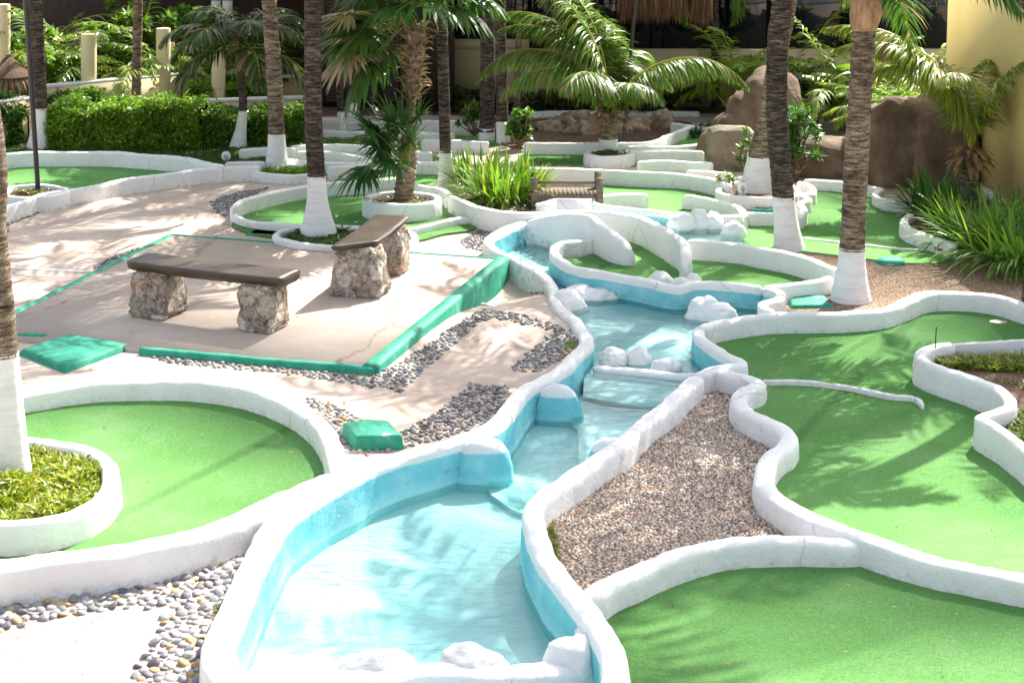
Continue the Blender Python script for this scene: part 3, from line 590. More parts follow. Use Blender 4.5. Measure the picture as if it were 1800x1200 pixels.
# the tall wall over the water with its dark tunnel
mb = MB(); a_, b_ = P(977, 381, .42), P(1040, 382, .42); d = (b_-a_)[:2]; L = np.linalg.norm(d)
o_ = curb('tall white wall sloping down over the tunnel beside the waterfall basin', L_R, .4, .15, -.4, hs=[.22, .3, .38, .44, .44, .4, .36, .3, .22, .1], cat='tunnel wall', name='tunnel_wall')
mb = MB(); p1 = P(978, 417, -.1); p2 = P(1039, 418, -.1)
beam(mb, p1, p2, .05, -.14, .40, off=-.03); mb.build('wall_face', M_white, o_)
mb = MB(); beam(mb, p1+np.array([.02, 0, 0]), p2-np.array([.02, 0, 0]), .04, -.19, -.145, off=.0); mb.build('tunnel_mouth_shade', M_dark, o_)  # solid dark bar, coloured as the shade inside the tunnel mouth
# short stub closing the island by the tunnel
curb('short white stub joining the island rim to the tunnel wall', [(1000, 424), (1020, 421), (1045, 420)], .2, .14, -.4, side=-1, cat='pool rim', name='pool_rim')

# planters (ring kerb + soil)
def planter(label, px, h, w=.13, soil=M_soil, sz=None, ground=0.):
    t = thing('planter', label, 'planter', P(px[0][0], px[0][1], h)*np.array([1, 1, 0]))
    c = curb(label, px, h, w, closed=True); del c['label']; del c['category']; c.name = 'rim'; c.location = c.location-t.location; c.parent = t
    xy = world_poly(px, h); s_ = slab('soil', xy, 0.0, (sz if sz is not None else h-.07), soil); s_.name = 'soil'; s_.parent = t; s_.location = -t.location
    return t
def ell(cx, cy, rx, ry, n=14, z=.2, ph=0): return [(cx+rx*math.cos(a), cy+ry*math.sin(a)) for a in [ph+2*math.pi*k/n for k in range(n)]]
NEARP = [(-90, 862), (-60, 905), (0, 915), (60, 912), (120, 900), (168, 878), (195, 850), (196, 822), (180, 800), (140, 782), (80, 772), (0, 772), (-70, 800)]
planter('white kidney-shaped planter round the near left palm, full of yellow-green ground cover', NEARP, .24, .15)
planter('round white planter holding the shaggy fan palm', ell(707, 347, 64, 12), .26, .12)
planter('white oval planter round the straight whitewashed palm behind the benches', [(486, 412), (496, 420), (530, 427), (580, 430), (640, 432), (700, 430), (726, 420), (722, 408), (690, 402), (640, 398), (560, 397), (505, 402)], .12, .11)
planter('small white oval planter under the young coconut palm', ell(1072, 267, 40, 6.5), .2, .12)
planter('white planter round the leaning palm with the number plaque', [(1262, 336), (1283, 342), (1320, 345), (1358, 346), (1392, 342), (1402, 334), (1390, 324), (1340, 318), (1290, 320), (1268, 327)], .18, .11)
planter('low white planter round the palm with reddish rings at back left', [(442, 300), (470, 304), (510, 307), (545, 305), (560, 297), (540, 290), (490, 288), (455, 292)], .14, .1)
planter('small white planter at the foot of the left lamp post', [(8, 340), (30, 345), (70, 345), (110, 338), (118, 330), (90, 325), (50, 324), (18, 328)], .22, .09)

# ------------------------------------------------------------------ green-edged platform
pc = [P(300, 413, .05), P(884, 456, .05), P(650, 648, .05), P(-45, 584, .05)]
pf = thing('bench_platform', 'square concrete platform edged in green paint that carries the two benches', 'platform', (pc[0]+pc[2])/2*np.array([1, 1, 0]))
mb = MB(); V = [(*p[:2], .05) for p in pc]+[(*p[:2], -.4) for p in pc]
mb.add(V, [(3, 2, 1, 0), (0, 1, 5, 4), (1, 2, 6, 5), (2, 3, 7, 6), (3, 0, 4, 7)]); mb.build('paved_top', M_path, pf)
def rough_beam(name, p, q, wd, z0, z1, mat, off=0., n=40):
    p = np.array(p[:2]); q = np.array(q[:2]); d = (q-p)/np.linalg.norm(q-p); nn = np.array([d[1], -d[0]]); V = []; A = [(-wd/2, z0), (-wd/2, z1-.02), (-wd/2+.02, z1), (wd/2-.025, z1), (wd/2, z1-.03), (wd/2+.01, z0)]
    s0 = rnd.random()*9
    for k in range(n+1):
        c = p+(q-p)*k/n
        for u, z in A: 
            g = .008*n3(c[0]*2+u*3, c[1]*2, z*3+s0, 2.); V.append((*(c+nn*(u+off+g)), z+g*.7))
    m = len(A); f = [(k*m+j, k*m+j+1, (k+1)*m+j+1, (k+1)*m+j) for k in range(n) for j in range(m-1)]+[tuple(range(m))[::-1], tuple(n*m+j for j in range(m))]
    mb = MB(); mb.add(V, f); return mb.build(name, mat, pf, smooth=False)
rough_beam('green_edge', pc[2], pc[1], .16, -.45, .085, M_green_wall, -.0)
gl_ = P(248, 613, .05)
rough_beam('green_edge', pc[2]+(gl_-pc[2])*-.02, gl_, .085, -.1, .068, M_green, -.0)
rough_beam('green_edge', P(78, 590, .05), P(-45, 584, .05), .09, -.1, .066, M_green)
rough_beam('green_edge', pc[0], pc[3], .12, -.1, .057, M_green, .0)
rough_beam('green_edge', pc[1], pc[0], .07, -.1, .061, M_green, .0)

# green tees and mats
def mat_box(label, px, z0, z1, name='tee_mat', mat=M_green, group='green painted tees'):
    xy = [PG(*p)[:2] if z1 < .02 else P(p[0], p[1], z1)[:2] for p in px]; n = len(xy); c = np.mean(xy, 0)
    xs = [c+(p-c)*.93 for p in xy]; b2 = [c+(p-c)*1.05 for p in xy]
    zz = float(GH(*c)); mb = MB(); V = [(*p, zz+z1) for p in xs]+[(*p, zz+z1-.018) for p in xy]+[(*p, zz+z0) for p in b2]
    xy_ = xs; a = 1; f = [tuple(range(n))[::-1]]
    for r_ in (0, n): f += [(r_+i, r_+(i+1) % n, r_+(i+1) % n+n, r_+i+n) for i in range(n)]
    mb.add(V, f); o = mb.build(name, mat); bv = o.modifiers.new('bevel', 'BEVEL'); bv.width = .012; bv.segments = 3; return tag(o, label, 'tee', group)
mat_box('large flat green tee mat at left, cornering the platform', [(36, 612), (118, 585), (228, 602), (115, 643)], 0, .064)
mat_box('green wedge-shaped tee block on the pebbles beside the pool', [(602, 742), (645, 735), (683, 738), (708, 764), (625, 766)], -.02, .12, 'tee_block')
mat_box('flat green tee mat behind the platform beside the oval planter', [(432, 410), (460, 397), (500, 398), (480, 413)], 0, .03)
mat_box('flat green tee mat on the brown gravel left of the ringed palm', [(1388, 526), (1400, 517), (1450, 518), (1462, 535), (1392, 536)], .0, .06)
mat_box('green tee mat behind the leaning palm at right', [(1320, 368), (1335, 360), (1360, 359), (1375, 368)], .0, .04)
def tee_rock(label, px, py, r):
    p = P(px, py, 0); mb = MB(); blob(mb, (p[0], p[1], r[2]*.35), r, .08, 1.2, 3, rnd.random()*9, flat=-.02, square=.25)
    return tag(mb.build('tee_rock', M_green, smooth=True), label, 'tee', 'green painted tees')
tee_rock('rounded dark green rock on the sunny brown gravel', 1565, 466, (.17, .12, .07))
tee_rock('small green tee stone below the kerb of the far left green', 78, 360, (.10, .09, .03))
tee_rock('small green tee stone at the left tip of the middle green', 420, 384, (.11, .09, .035))
tee_rock('small round green tee stone left of the waterfall basin', 887, 389, (.09, .09, .05))
tee_rock('little green tee stone on the sunny back path behind the round planter', 627, 299, (.10, .08, .05))
mb = MB(); beam(mb, P(12, 471, 0), P(196, 480, 0), .05, 0, .006); kind(mb.build('painted_line', M_white_paint))
mb = MB(); beam(mb, P(1700, 565, .06), P(1768, 566, .06), .05, .03, .035)
mb = MB(); c_ = P(1755, 566, .03); V = [(c_[0]+.09*math.cos(a), c_[1]+.06*math.sin(a), .036) for a in np.linspace(0, 2*math.pi, 20, endpoint=False)]; mb.add(V, [tuple(range(20))])
tag(mb.build('golf_hole', simple('worn_hole_plate', [(.3, (.45, .36, .32)), (.7, (.6, .5, .46))], 9)), 'worn pinkish hole plate set in the right-hand green', 'golf hole')
mb = MB(); c_ = P(1644, 612, .28); tube(mb, [c_, c_+np.array([.004, 0, .2])], .005, 6); tag(mb.build('wire_stake', M_pole), 'thin wire stake standing at the corner of the soil bed', 'stake')

# ------------------------------------------------------------------ benches
def rubble_leg(mb, cx, cy, rot, sx, sy, z0, z1, seed, flare=.15):
    V, Fc = ico(5); V = V.copy(); V = np.sign(V)*np.abs(V)**.30; V /= np.abs(V).max()
    out = []
    for v in V:
        k = 1+flare*(.5-(v[2]+1)/2)
        x, y, z = v[0]*sx/2*k, v[1]*sy/2*k, v[2]
        q_ = Vector((x*7+seed, y*7, z*2.6+seed)); cell = noise.voronoi(q_)[0]; e = min(1, (cell[1]-cell[0])*3)
        g = .9+.11*e+.05*noise.fractal(Vector((x*9, y*9, z*4+seed)), .7, 2, 5)
        x *= g; y *= g; zz = z0+(z+1)/2*(z1-z0)
        out.append((cx+x*math.cos(rot)-y*math.sin(rot), cy+x*math.sin(rot)+y*math.cos(rot), zz))
    mb.add(out, Fc)
def bench(label, pa, pb, width, zt, legs, th=.09, cut=None):
    """pa,pb: centre-line ends of the seat top"""
    a = np.array(pa[:2]); b = np.array(pb[:2]); d = (b-a)/np.linalg.norm(b-a); n = np.array([-d[1], d[0]]); L = np.linalg.norm(b-a)
    t = thing('stone_bench', label, 'bench', (*(a+b)/2, .05), 'stone benches on the platform')
    prof = [(-1, -.2), (-.97, 0), (.97, 0), (1, -.2), (.86, -1), (-.86, -1)]; K = 28; V = []
    prof = [(-.6, -1), (-.85, -.85), (-.97, -.4), (-1, -.18), (-.96, -.02), (-.7, 0), (0, .02), (.7, 0), (.96, -.02), (1, -.18), (.97, -.4), (.85, -.85), (.6, -1)]
    for k in range(K+1):
        s = k/K; e = 1-.09*max(0, 1-min(s, 1-s)*L/.06)**2; c = a+d*(L*s)
        ww = width/2*(1+.05*n3(s*4, 1, zt, 1.2)); sag = -.012*math.sin(math.pi*s)
        for u, v in prof:
            if cut: s2 = s-cut*u*.5*(1-s)
            else: s2 = s
            c = a+d*(L*s2)
            V.append((*(c+n*u*ww*e), zt+sag+v*th*(e if v < -.5 else 1)+.004*n3(s*9, u, 3, 2)))
    m = len(prof); f = [(k*m+j, k*m+(j+1) % m, (k+1)*m+(j+1) % m, (k+1)*m+j) for k in range(K) for j in range(m)]+[tuple(range(m))[::-1], tuple(K*m+j for j in range(m))]
    mb = MB(); mb.add(V, f); mb.build('seat', M_seat, t, smooth=True)
    rot = math.atan2(d[1], d[0])
    for k, (s, sx, sy, fl, off) in enumerate(legs):
        c = a+d*L*s+n*off; mb = MB(); rubble_leg(mb, c[0], c[1], rot, sx*.95, sy, .03, zt-th*.8, k*7.3+len(label), fl); mb.build('leg', M_rubble, t, smooth=True)
    return t
zs = .62
bench('long low bench with a brown slab on two rubble legs, nearer the camera', P(243, 451, zs), P(511, 481, zs), .42, zs, [(.14, .46, .50, .14, -.02), (.84, .42, .44, .02, -.05)], .11)
bench('brown slab bench end-on behind the long one, its near end cut at a slant', P(622, 432, zs), P(690, 378, zs+.02), .42, zs+.02, [(.16, .46, .54, .35, 0), (.80, .42, .5, .1, 0)], .06, cut=.25)

# ------------------------------------------------------------------ pebbles
def pebbles(px, size, label, cols, zc=.0, tz=0., flat=.5, dens=1., sub=1, name='pebbles', zoff=None):
    poly = [PG(*p)[:2] if tz == 0 else P(p[0], p[1], tz)[:2] for p in px]; pa = np.array(poly)
    x0, y0 = pa.min(0); x1, y1 = pa.max(0); st = size*.86/dens**.5
    gx, gy = np.meshgrid(np.arange(x0, x1, st), np.arange(y0, y1, st*.866)); gx = gx+(np.arange(gx.shape[0])[:, None] % 2)*st/2
    gx = gx+rng.uniform(-.3, .3, gx.shape)*st; gy = gy+rng.uniform(-.3, .3, gy.shape)*st; k = inside(poly, gx, gy) & ~inside(STREAM, gx, gy); X = gx[k]; Y = gy[k]; n = len(X)
    if n == 0: return
    V0, F0 = ico(sub); m = len(V0)
    r = size/2*rng.uniform(.62, 1.12, n); asp = rng.uniform(.68, 1.0, n); an = rng.normal(.2, .7, n); tilt = rng.normal(0, .25, (n, 2))
    V = V0[None]*np.stack([r, r*asp, r*flat*rng.uniform(.8, 1.2, n)], 1)[:, None, :]
    V = V*(1+.10*np.sin(V0[None, :, 0]*3+rng.uniform(0, 6, (n, 1)))*np.cos(V0[None, :, 1]*2.5+rng.uniform(0, 6, (n, 1))))[..., None]
    V[..., 2] += V[..., 0]*tilt[:, :1]+V[..., 1]*tilt[:, 1:]
    ca, sa = np.cos(an)[:, None], np.sin(an)[:, None]; x = V[..., 0]*ca-V[..., 1]*sa; y = V[..., 0]*sa+V[..., 1]*ca
    z = V[..., 2]+(r*flat*(.35 if size < .04 else .12))[:, None]+(GH(X, Y)+zc)[:, None]
    V = np.stack([x+X[:, None], y+Y[:, None], z], -1)
    ci = rng.choice(len(cols), n, p=[c[1] for c in cols]); C = np.array([c[0] for c in cols])[ci]*rng.uniform(.72, 1.2, (n, 1)); C = np.clip(C+rng.normal(0, .005, C.shape), .02, .85)
    mb = MB(); mb.add(V.reshape(-1, 3), (F0[None]+np.arange(n)[:, None, None]*m).reshape(-1, 3), np.repeat(C, m, 0))
    o = mb.build(name, M_pebble, smooth=True); o['kind'] = 'stuff'; return o
GREY = [((.25, .25, .265), .40), ((.36, .355, .35), .26), ((.15, .15, .17), .12), ((.42, .28, .13), .12), ((.52, .47, .42), .10)]
DARK = [((.185, .187, .20), .44), ((.30, .295, .295), .30), ((.10, .10, .115), .10), ((.25, .18, .11), .10), ((.38, .34, .30), .06)]
BEIG = [((.60, .48, .38), .34), ((.66, .55, .46), .28), ((.48, .38, .31), .18), ((.28, .28, .30), .10), ((.40, .27, .18), .10)]
pebbles([(-20, 1054), (100, 1040), (300, 1002), (440, 955), (432, 1000), (400, 1080), (380, 1160), (395, 1215), (228, 1215), (245, 1160), (270, 1110), (300, 1068), (200, 1070), (100, 1085), (-20, 1116)], .078, '', GREY, dens=1.05, sub=2)
pebbles([(238, 618), (300, 626), (640, 662), (700, 640), (760, 600), (850, 545), (960, 566), (1025, 588), (1020, 612), (955, 652), (893, 655), (925, 622), (960, 592), (975, 584), (870, 560), (845, 566), (800, 605), (742, 655), (705, 690), (600, 672), (480, 655), (300, 640)], .066, '', DARK)
pebbles([(540, 700), (580, 706), (632, 735), (645, 760), (640, 790), (600, 808), (585, 770)], .062, '', GREY)
pebbles([(700, 762), (765, 728), (828, 675), (897, 678), (890, 706), (860, 742), (800, 765), (640, 805), (625, 775)], .062, '', DARK)
pebbles([(-30, 395), (20, 378), (60, 362), (100, 348), (150, 336), (290, 313), (312, 318), (200, 336), (110, 358), (70, 375), (20, 395), (0, 430), (-30, 430)], .062, '', DARK)
pebbles([(370, 356), (398, 342), (480, 328), (430, 350), (412, 365), (418, 378), (440, 392), (400, 384), (378, 372)], .062, '', DARK)
pebbles([(725, 407), (760, 400), (870, 385), (915, 388), (855, 412), (850, 425), (880, 447), (868, 450), (820, 436), (808, 424), (845, 402), (760, 414)], .062, '', DARK)
pebbles([(882, 452), (900, 462), (935, 482), (962, 502), (955, 518), (928, 516), (912, 494), (890, 470)], .062, '', GREY)
pebbles([(160, 470), (200, 452), (240, 437), (250, 438), (205, 462), (175, 474)], .062, '', DARK)
pebbles([(430, 316), (480, 322), (540, 318), (560, 310), (460, 305), (400, 306)], .055, '', DARK, dens=.7)
pebbles([(1260, 356), (1300, 352), (1390, 352), (1400, 360), (1350, 366), (1310, 368)], .055, '', GREY)
GR = [(1250, 660), (1297, 664), (1300, 715), (1340, 737), (1380, 762), (1345, 795), (1330, 838), (1360, 872), (1440, 912), (1500, 940), (1300, 948), (1200, 966), (1030, 1040), (960, 960), (945, 890), (1000, 840), (1100, 780), (1180, 705)]
bed('gravel_bed', GR, M_grit, .014, .1)
pebbles(GR, .029, '', BEIG, zc=.016, tz=.1, dens=1.15, name='gravel')

# ------------------------------------------------------------------ foliage primitives
def blades(mb, base, direc, length, width, droop, C, seg=4, twist=0.):
    """vectorised strap leaves: base (n,3), direc (n,3) initial unit dir, droop bends down"""
    base = np.asarray(base, float); D = np.asarray(direc, float); n = len(base); length = np.broadcast_to(length, (n,)); width = np.broadcast_to(width, (n,)); droop = np.broadcast_to(droop, (n,))
    D = D/np.linalg.norm(D, axis=1)[:, None]; side = np.cross(D, np.array([0, 0, 1.])); nn = np.linalg.norm(side, axis=1)[:, None]
    side = np.where(nn < 1e-3, np.array([1., 0, 0]), side/np.maximum(nn, 1e-6))
    if twist: 
        up = np.cross(side, D); a = rng.uniform(-twist, twist, n)[:, None]; side = side*np.cos(a)+up*np.sin(a)
    pos = base.copy(); V = []; d = D.copy()
    for k in range(seg+1):
        s = k/seg; wd = (width*(.35+.65*min(1, s*4))*(1-s**3))[:, None]*.5
        if k == seg: V.append(pos.copy())
        else: V.append(pos-side*wd); V.append(pos+side*wd)
        d = d+np.array([0, 0, -1.])*(droop/seg)[:, None]; d /= np.linalg.norm(d, axis=1)[:, None]
        pos = pos+d*(length/seg)[:, None]
    m = 2*seg+1; VV = np.stack(V, 1)
    q = np.array([[2*k, 2*k+1, 2*k+3, 2*k+2] for k in range(seg-1)]) if seg > 1 else np.zeros((0, 4), int)
    tr = np.array([[2*seg-2, 2*seg-1, 2*seg]])
    off = np.arange(n)[:, None, None]*m; C = np.asarray(C, float)
    if C.ndim == 1: C = np.tile(C, (n, 1))
    Cr = np.repeat(C, m, 0); n0 = mb.n
    mb.add(VV.reshape(-1, 3), (q[None]+off).reshape(-1, 4), Cr)
    mb.l.append((tr[None]+off+n0).ravel()); mb.t.append(np.full(n, 3)); return mb
def cvar(c, n, v=.25, warm=0.): 
    C = np.tile(np.array(c, float), (n, 1))*rng.uniform(1-v, 1+v, (n, 1)); C[:, 0] *= rng.uniform(.8, 1.25+warm, n); return np.clip(C, .004, .9)
def frond(mb, o, az, e0, L, droop, wd=.55, nl=46, C=(.06, .13, .02), tipdry=.0, lw=.035, twist=0., hang=1.0, stemC=(.45, .42, .06), stem=True, st=.12):
    k = 22; s = np.linspace(0, 1, k); el = e0-droop*s**1.25; ds = L/(k-1)
    hz = np.cumsum(np.cos(el))*ds; vz = np.cumsum(np.sin(el))*ds; azs = az+twist*s
    pts = np.stack([o[0]+np.cumsum(np.cos(el)*np.cos(azs))*ds, o[1]+np.cumsum(np.cos(el)*np.sin(azs))*ds, o[2]+vz], 1)
    if stem: tube(mb, pts, np.linspace(.022, .004, k)*(L/2.2)**.5, 5, np.array(stemC), cap=False)
    u = np.linspace(st, .995, nl); Pn = np.stack([np.interp(u, s, pts[:, j]) for j in range(3)], 1)
    T = np.gradient(pts, axis=0); T = np.stack([np.interp(u, s, T[:, j]) for j in range(3)], 1); T /= np.linalg.norm(T, axis=1)[:, None]
    S = np.cross(T, np.array([0, 0, 1.])); S /= np.maximum(np.linalg.norm(S, axis=1)[:, None], 1e-6); Up = np.cross(S, T)
    ln = wd*(np.sin(np.pi*np.clip(.12+u*.86, 0, 1))**.6)*(.75+.5*(1-u))
    for sg in (-1, 1):
        n = len(u); dr = S*sg*(.85-.25*u)[:, None]+T*(.38+.7*u**2)[:, None]+Up*rng.uniform(.02, .32, (n, 1))+rng.normal(0, .09, (n, 3))
        Cc = cvar(C, n, .3); dry = rng.random(n) < tipdry; Cc[dry] = np.array((.34, .24, .14))*rng.uniform(.7, 1.3, (dry.sum(), 1))
        blades(mb, Pn, dr, ln*rng.uniform(.8, 1.1, n), lw*rng.uniform(.7, 1.2, n), (.75+.6*rng.random(n))*hang, Cc, 3, twist=.7)
    return pts
def trunk_path(pts, n):
    pts = np.array(pts); return spline(pts, False, np.linalg.norm(np.diff(pts, axis=0), axis=1).sum()/n/ max(1, 1))
def swept_trunk(mb, path, rad, nn=20, ring=.045, amp=.05, rag=.03):
    # path: callable t->pos
    k = len(path); a = np.linspace(0, 2*math.pi, nn, endpoint=False); V = np.zeros((k, nn, 3)); sd_ = rnd.random()*50
    s = np.concatenate([[0], np.cumsum(np.linalg.norm(np.diff(path, axis=0), axis=1))])
    for i_ in range(k):
        ph = (s[i_]/ring+.35*n3(s[i_], sd_, 0, 3)) % 1
        for j_ in range(nn):
            r = rad[i_]*(1+amp*(ph-.5)+rag*n3(math.cos(a[j_])*1.5, math.sin(a[j_])*1.5, s[i_]*7+sd_, 1.6)+.03*n3(math.cos(a[j_]), math.sin(a[j_]), s[i_]*1.3+sd_))
            V[i_, j_] = path[i_]+np.array([math.cos(a[j_])*r, math.sin(a[j_])*r, 0])
    i, j = np.meshgrid(np.arange(k-1), np.arange(nn), indexing='ij'); j2 = (j+1) % nn
    mb.add(V.reshape(-1, 3), np.stack([i*nn+j, i*nn+j2, (i+1)*nn+j2, (i+1)*nn+j], -1).reshape(-1, 4)); mb.add(V[-1], [tuple(range(nn))])
def palm(label, base, tops, ywhite, r, rf, zc, zg=0., bark=M_bark, nf=16, L=2.3, C=(.06, .13, .025), seed=1, e_hi=78, e_lo=-20, tipdry=.1, fronds_parts=False, crown=True, azc=None, ring=.05, lean=(0, 0), wd=.58, nl=58, avoid=None, name='coconut_palm', wk=.65, extra=None, amp=.06):
    """base pixel (foot), tops: list of pixels up the trunk at the same depth, ywhite: pixel y where the whitewash ends, zc: crown height"""
    b = P(base[0], base[1], zg); Yb = b[1]; pts = [b]
    for t in tops: pts.append(Q(t[0], t[1], Yb))
    last = pts[-1]
    if last[2] < zc-.1:
        d = (pts[-1]-pts[-2]); d = d/max(d[2], .05); e = last+d*(zc-last[2])*.7; e[2] = zc; e[:2] += np.array(lean); pts.append(e)
    else: pts[-1][2] = zc
    path = spline(pts, False, .02); zw = Q(0, ywhite, Yb)[2] if ywhite else -9
    s = np.concatenate([[0], np.cumsum(np.linalg.norm(np.diff(path, axis=0), axis=1))])
    rad = r*(1-.12*s/s[-1])+(rf-r)*np.exp(-(s/(wk*.45))**1.5)
    t = thing(name, label, 'palm tree', b)
    iw = int(np.searchsorted(path[:, 2], zw)) if ywhite else 0
    if iw > 3:
        mb = MB(); swept_trunk(mb, path[:iw+1], rad[:iw+1]*1.01, 24, ring, amp*.45, .02); mb.build('painted_base', M_stain, t, smooth=True)
    mb = MB(); swept_trunk(mb, path[max(iw-1, 0):], rad[max(iw-1, 0):], 20, ring, amp, .05); mb.build('trunk', bark, t, smooth=True)
    if not crown: return t
    rs = random.Random(seed); top = path[-1]; mb = MB()
    hub = MB(); blob(hub, top+np.array([0, 0, .05]), (r*1.25, r*1.25, .28), .15, 2, 2, seed); hub.build('leaf_sheath', M_sheath, t, smooth=True)
    for k in range(nf):
        f_ = (k+.5)/nf; az = k*2.399963+seed if azc is None else R(azc[0]+((k*.618034) % 1)*azc[1]); e0 = R(e_hi+(e_lo-e_hi)*f_**1.1+rs.uniform(-8, 8)); m2 = MB() if fronds_parts else mb
        frond(m2, top+np.array([0, 0, .08+.15*(1-f_)]), az, e0, L*rs.uniform(.85, 1.1), R(85+40*rs.random()), wd, nl, C, tipdry=tipdry*(.5+f_), twist=rs.uniform(-.3, .3))
        if fronds_parts: m2.build('frond', M_leaf, t)
    if not fronds_parts: mb.build('crown', M_leaf, t)
    return t
# ------------------------------------------------------------------ palms
palm('straight whitewashed palm rising from the oval planter behind the benches', (560, 412), [(557, 330), (551, 200), (550, 0)], 311, .115, .24, 4.9, .05, seed=1)
palm('palm with reddish ringed bark and a white foot at back left', (487, 298), [(486, 235), (482, 130), (473, 0)], 237, .125, .19, 4.6, .05, bark=M_bark_l, seed=2)
palm('leaning whitewashed palm behind the far left lamp post', (68, 262), [(70, 190), (67, 100), (62, 0)], 190, .12, .20, 4.6, seed=3)
palm('slim dark palm with a white foot beside the bright strap-leaf clump', (787, 335), [(783, 265), (780, 150), (776, 0)], 265, .085, .16, 5.2, seed=6, L=2.5)
palm('thick palm leaning out of the gravel, right one of the leaning pair', (1388, 440), [(1377, 345), (1366, 200), (1368, 60), (1376, 0)], 347, .135, .19, 5.7, seed=12, nf=18, e_lo=5)
palm('palm with a broad white foot and number plaque, left one of the leaning pair', (1331, 342), [(1336, 275), (1352, 190), (1370, 80), (1384, 0)], 276, .14, .27, 5.6, .05, bark=M_bark_l, seed=13, wk=1.0, e_lo=5)
palm('big ringed palm with a whitewashed foot in the brown gravel', (1495, 530), [(1498, 435), (1503, 330), (1510, 200), (1517, 90), (1521, 18)], 436, .135, .22, 3.05, bark=M_bark_l, seed=14, nf=12, L=2.0, e_lo=28, azc=(-75, 175), tipdry=.12, amp=.09)
palm('near left palm with a whitewashed trunk rising from the ground cover', (20, 848), [(18, 760), (8, 640), (0, 540), (-14, 400), (-24, 200)], 622, .105, .15, 5.7, .1, bark=M_bark_l, seed=16, nf=16, e_lo=10, lean=(-.5, .3))
palm('grey palm trunk just right of the black lamp post', (885, 252), [(883, 213), (881, 100), (878, 0)], 213, .10, .12, 5.4, seed=9)
palm('grey palm trunk hidden behind the black lamp post', (855, 247), [(856, 225), (857, 100), (858, 0)], 229, .13, .14, 5.0, seed=10)
palm('dark palm trunk with short white foot in front of the louvres', (601, 240), [(599, 195), (596, 100), (594, 0)], 195, .065, .085, 4.2, seed=7, L=1.9)
palm('stout pale palm stump with white foot in front of the louvres', (622, 238), [(620, 180), (615, 90), (612, 0)], 181, .10, .125, 4.4, seed=8, L=2.)
palm('low dark palm with a white leaning foot in front of the hedge', (418, 260), [(427, 195), (425, 150)], 195, .075, .15, 1.45, seed=4, nf=15, L=1.55, e_hi=80, e_lo=22, tipdry=.2, C=(.05, .11, .035), nl=60)
palm('slender ringed palm rising behind the hedge at left', (239, 215), [(240, 150), (241, 80), (243, 0)], None, .09, .1, 4.5, bark=M_bark_l, seed=5)
palm('slim brown palm trunk left of the young coconut palm', (909, 205), [(909, 150), (911, 90), (913, 0)], None, .06, .07, 4., bark=M_bark_l, seed=17, L=1.6)
palm('dark palm trunk against the back wall near the thatch', (1258, 190), [(1258, 130), (1257, 60), (1255, 0)], None, .09, .1, 3.1, seed=18, L=1.8, C=(.13, .24, .03), e_lo=-30)
# palms beyond the frame, whose crowns throw the dappled shade seen on the course
for k, (x, y, z, L_) in enumerate([(5.35, 15.3, 4.6, 1.7), (7.4, 17.5, 5.4, 2.0), (5.9, 15.6, 7.6, 1.7)]):
    mbx = MB(); t = thing('coconut_palm', ['tall palm just outside the right edge, shading the right-hand green', 'tall palm outside the right edge behind the strap-leaf bed', 'tallest palm outside the right edge, leaning towards the course'][k], 'palm tree', (x, y, 0), 'palms outside the frame')
    pth = spline([np.array([x, y, 0.]), np.array([x+.05, y, z*.6]), np.array([x+(-1.1, .15, -1.3)[k], y+.2, z])], False, .05); swept_trunk(mbx, pth, np.full(len(pth), .12), 14); mbx.build('trunk', M_bark, t, smooth=True)
    m2 = MB()
    for j_ in range(11): frond(m2, pth[-1], j_*2.4+k, R(60-55*(j_/11)), L_*1.2*rnd.uniform(.85, 1.1), R(70), .62, 40, tipdry=.15, lw=.042)
    m2.build('crown', M_leaf, t)

# young coconut palm in the small oval planter: each frond laid as in the photo
def young_palm(label, base, ztop, r, fr, sheath, C, tipdry, ywhite=None, bark=M_bark_l):
    b = P(base[0], base[1], .1); t = thing('coconut_palm', label, 'palm tree', b); top = Q(sheath[0], sheath[1], b[1])
    path = spline([b, (b+top)/2, top], False, .02); zw = Q(0, ywhite, b[1])[2] if ywhite else -9; iw = int(np.searchsorted(path[:, 2], zw))
    rad = np.linspace(r*1.1, r, len(path))
    if iw > 2: mb = MB(); swept_trunk(mb, path[:iw+1], rad[:iw+1]*1.02, 20, .08, .04); mb.build('painted_base', M_stain, t, smooth=True)
    mb = MB(); swept_trunk(mb, path[max(0, iw-1):], rad[max(0, iw-1):], 20, .08, .06); mb.build('trunk', bark, t, smooth=True)
    mb = MB(); n = 18; an = rng.uniform(0, 6.28, n)
    for q_ in range(2): blades(mb, top+np.stack([np.cos(an)*r, np.sin(an)*r, rng.uniform(-.12, .15, n)], 1), np.stack([np.cos(an)*.6, np.sin(an)*.6, np.ones(n)*rng.uniform(-.2, 1., n)], 1), .28, .09, 1.6, cvar((.34, .22, .12), n), 3)
    mb.build('leaf_sheath', M_dry, t)
    for (az, e0, L, dr, wd, hang, tw) in fr:
        mb = MB(); frond(mb, top, R(az), R(e0), L, R(dr), wd, int(80*L), C, tipdry=tipdry, twist=R(tw), hang=hang, lw=.03, st=.16); mb.build('frond', M_leaf, t)
    return t
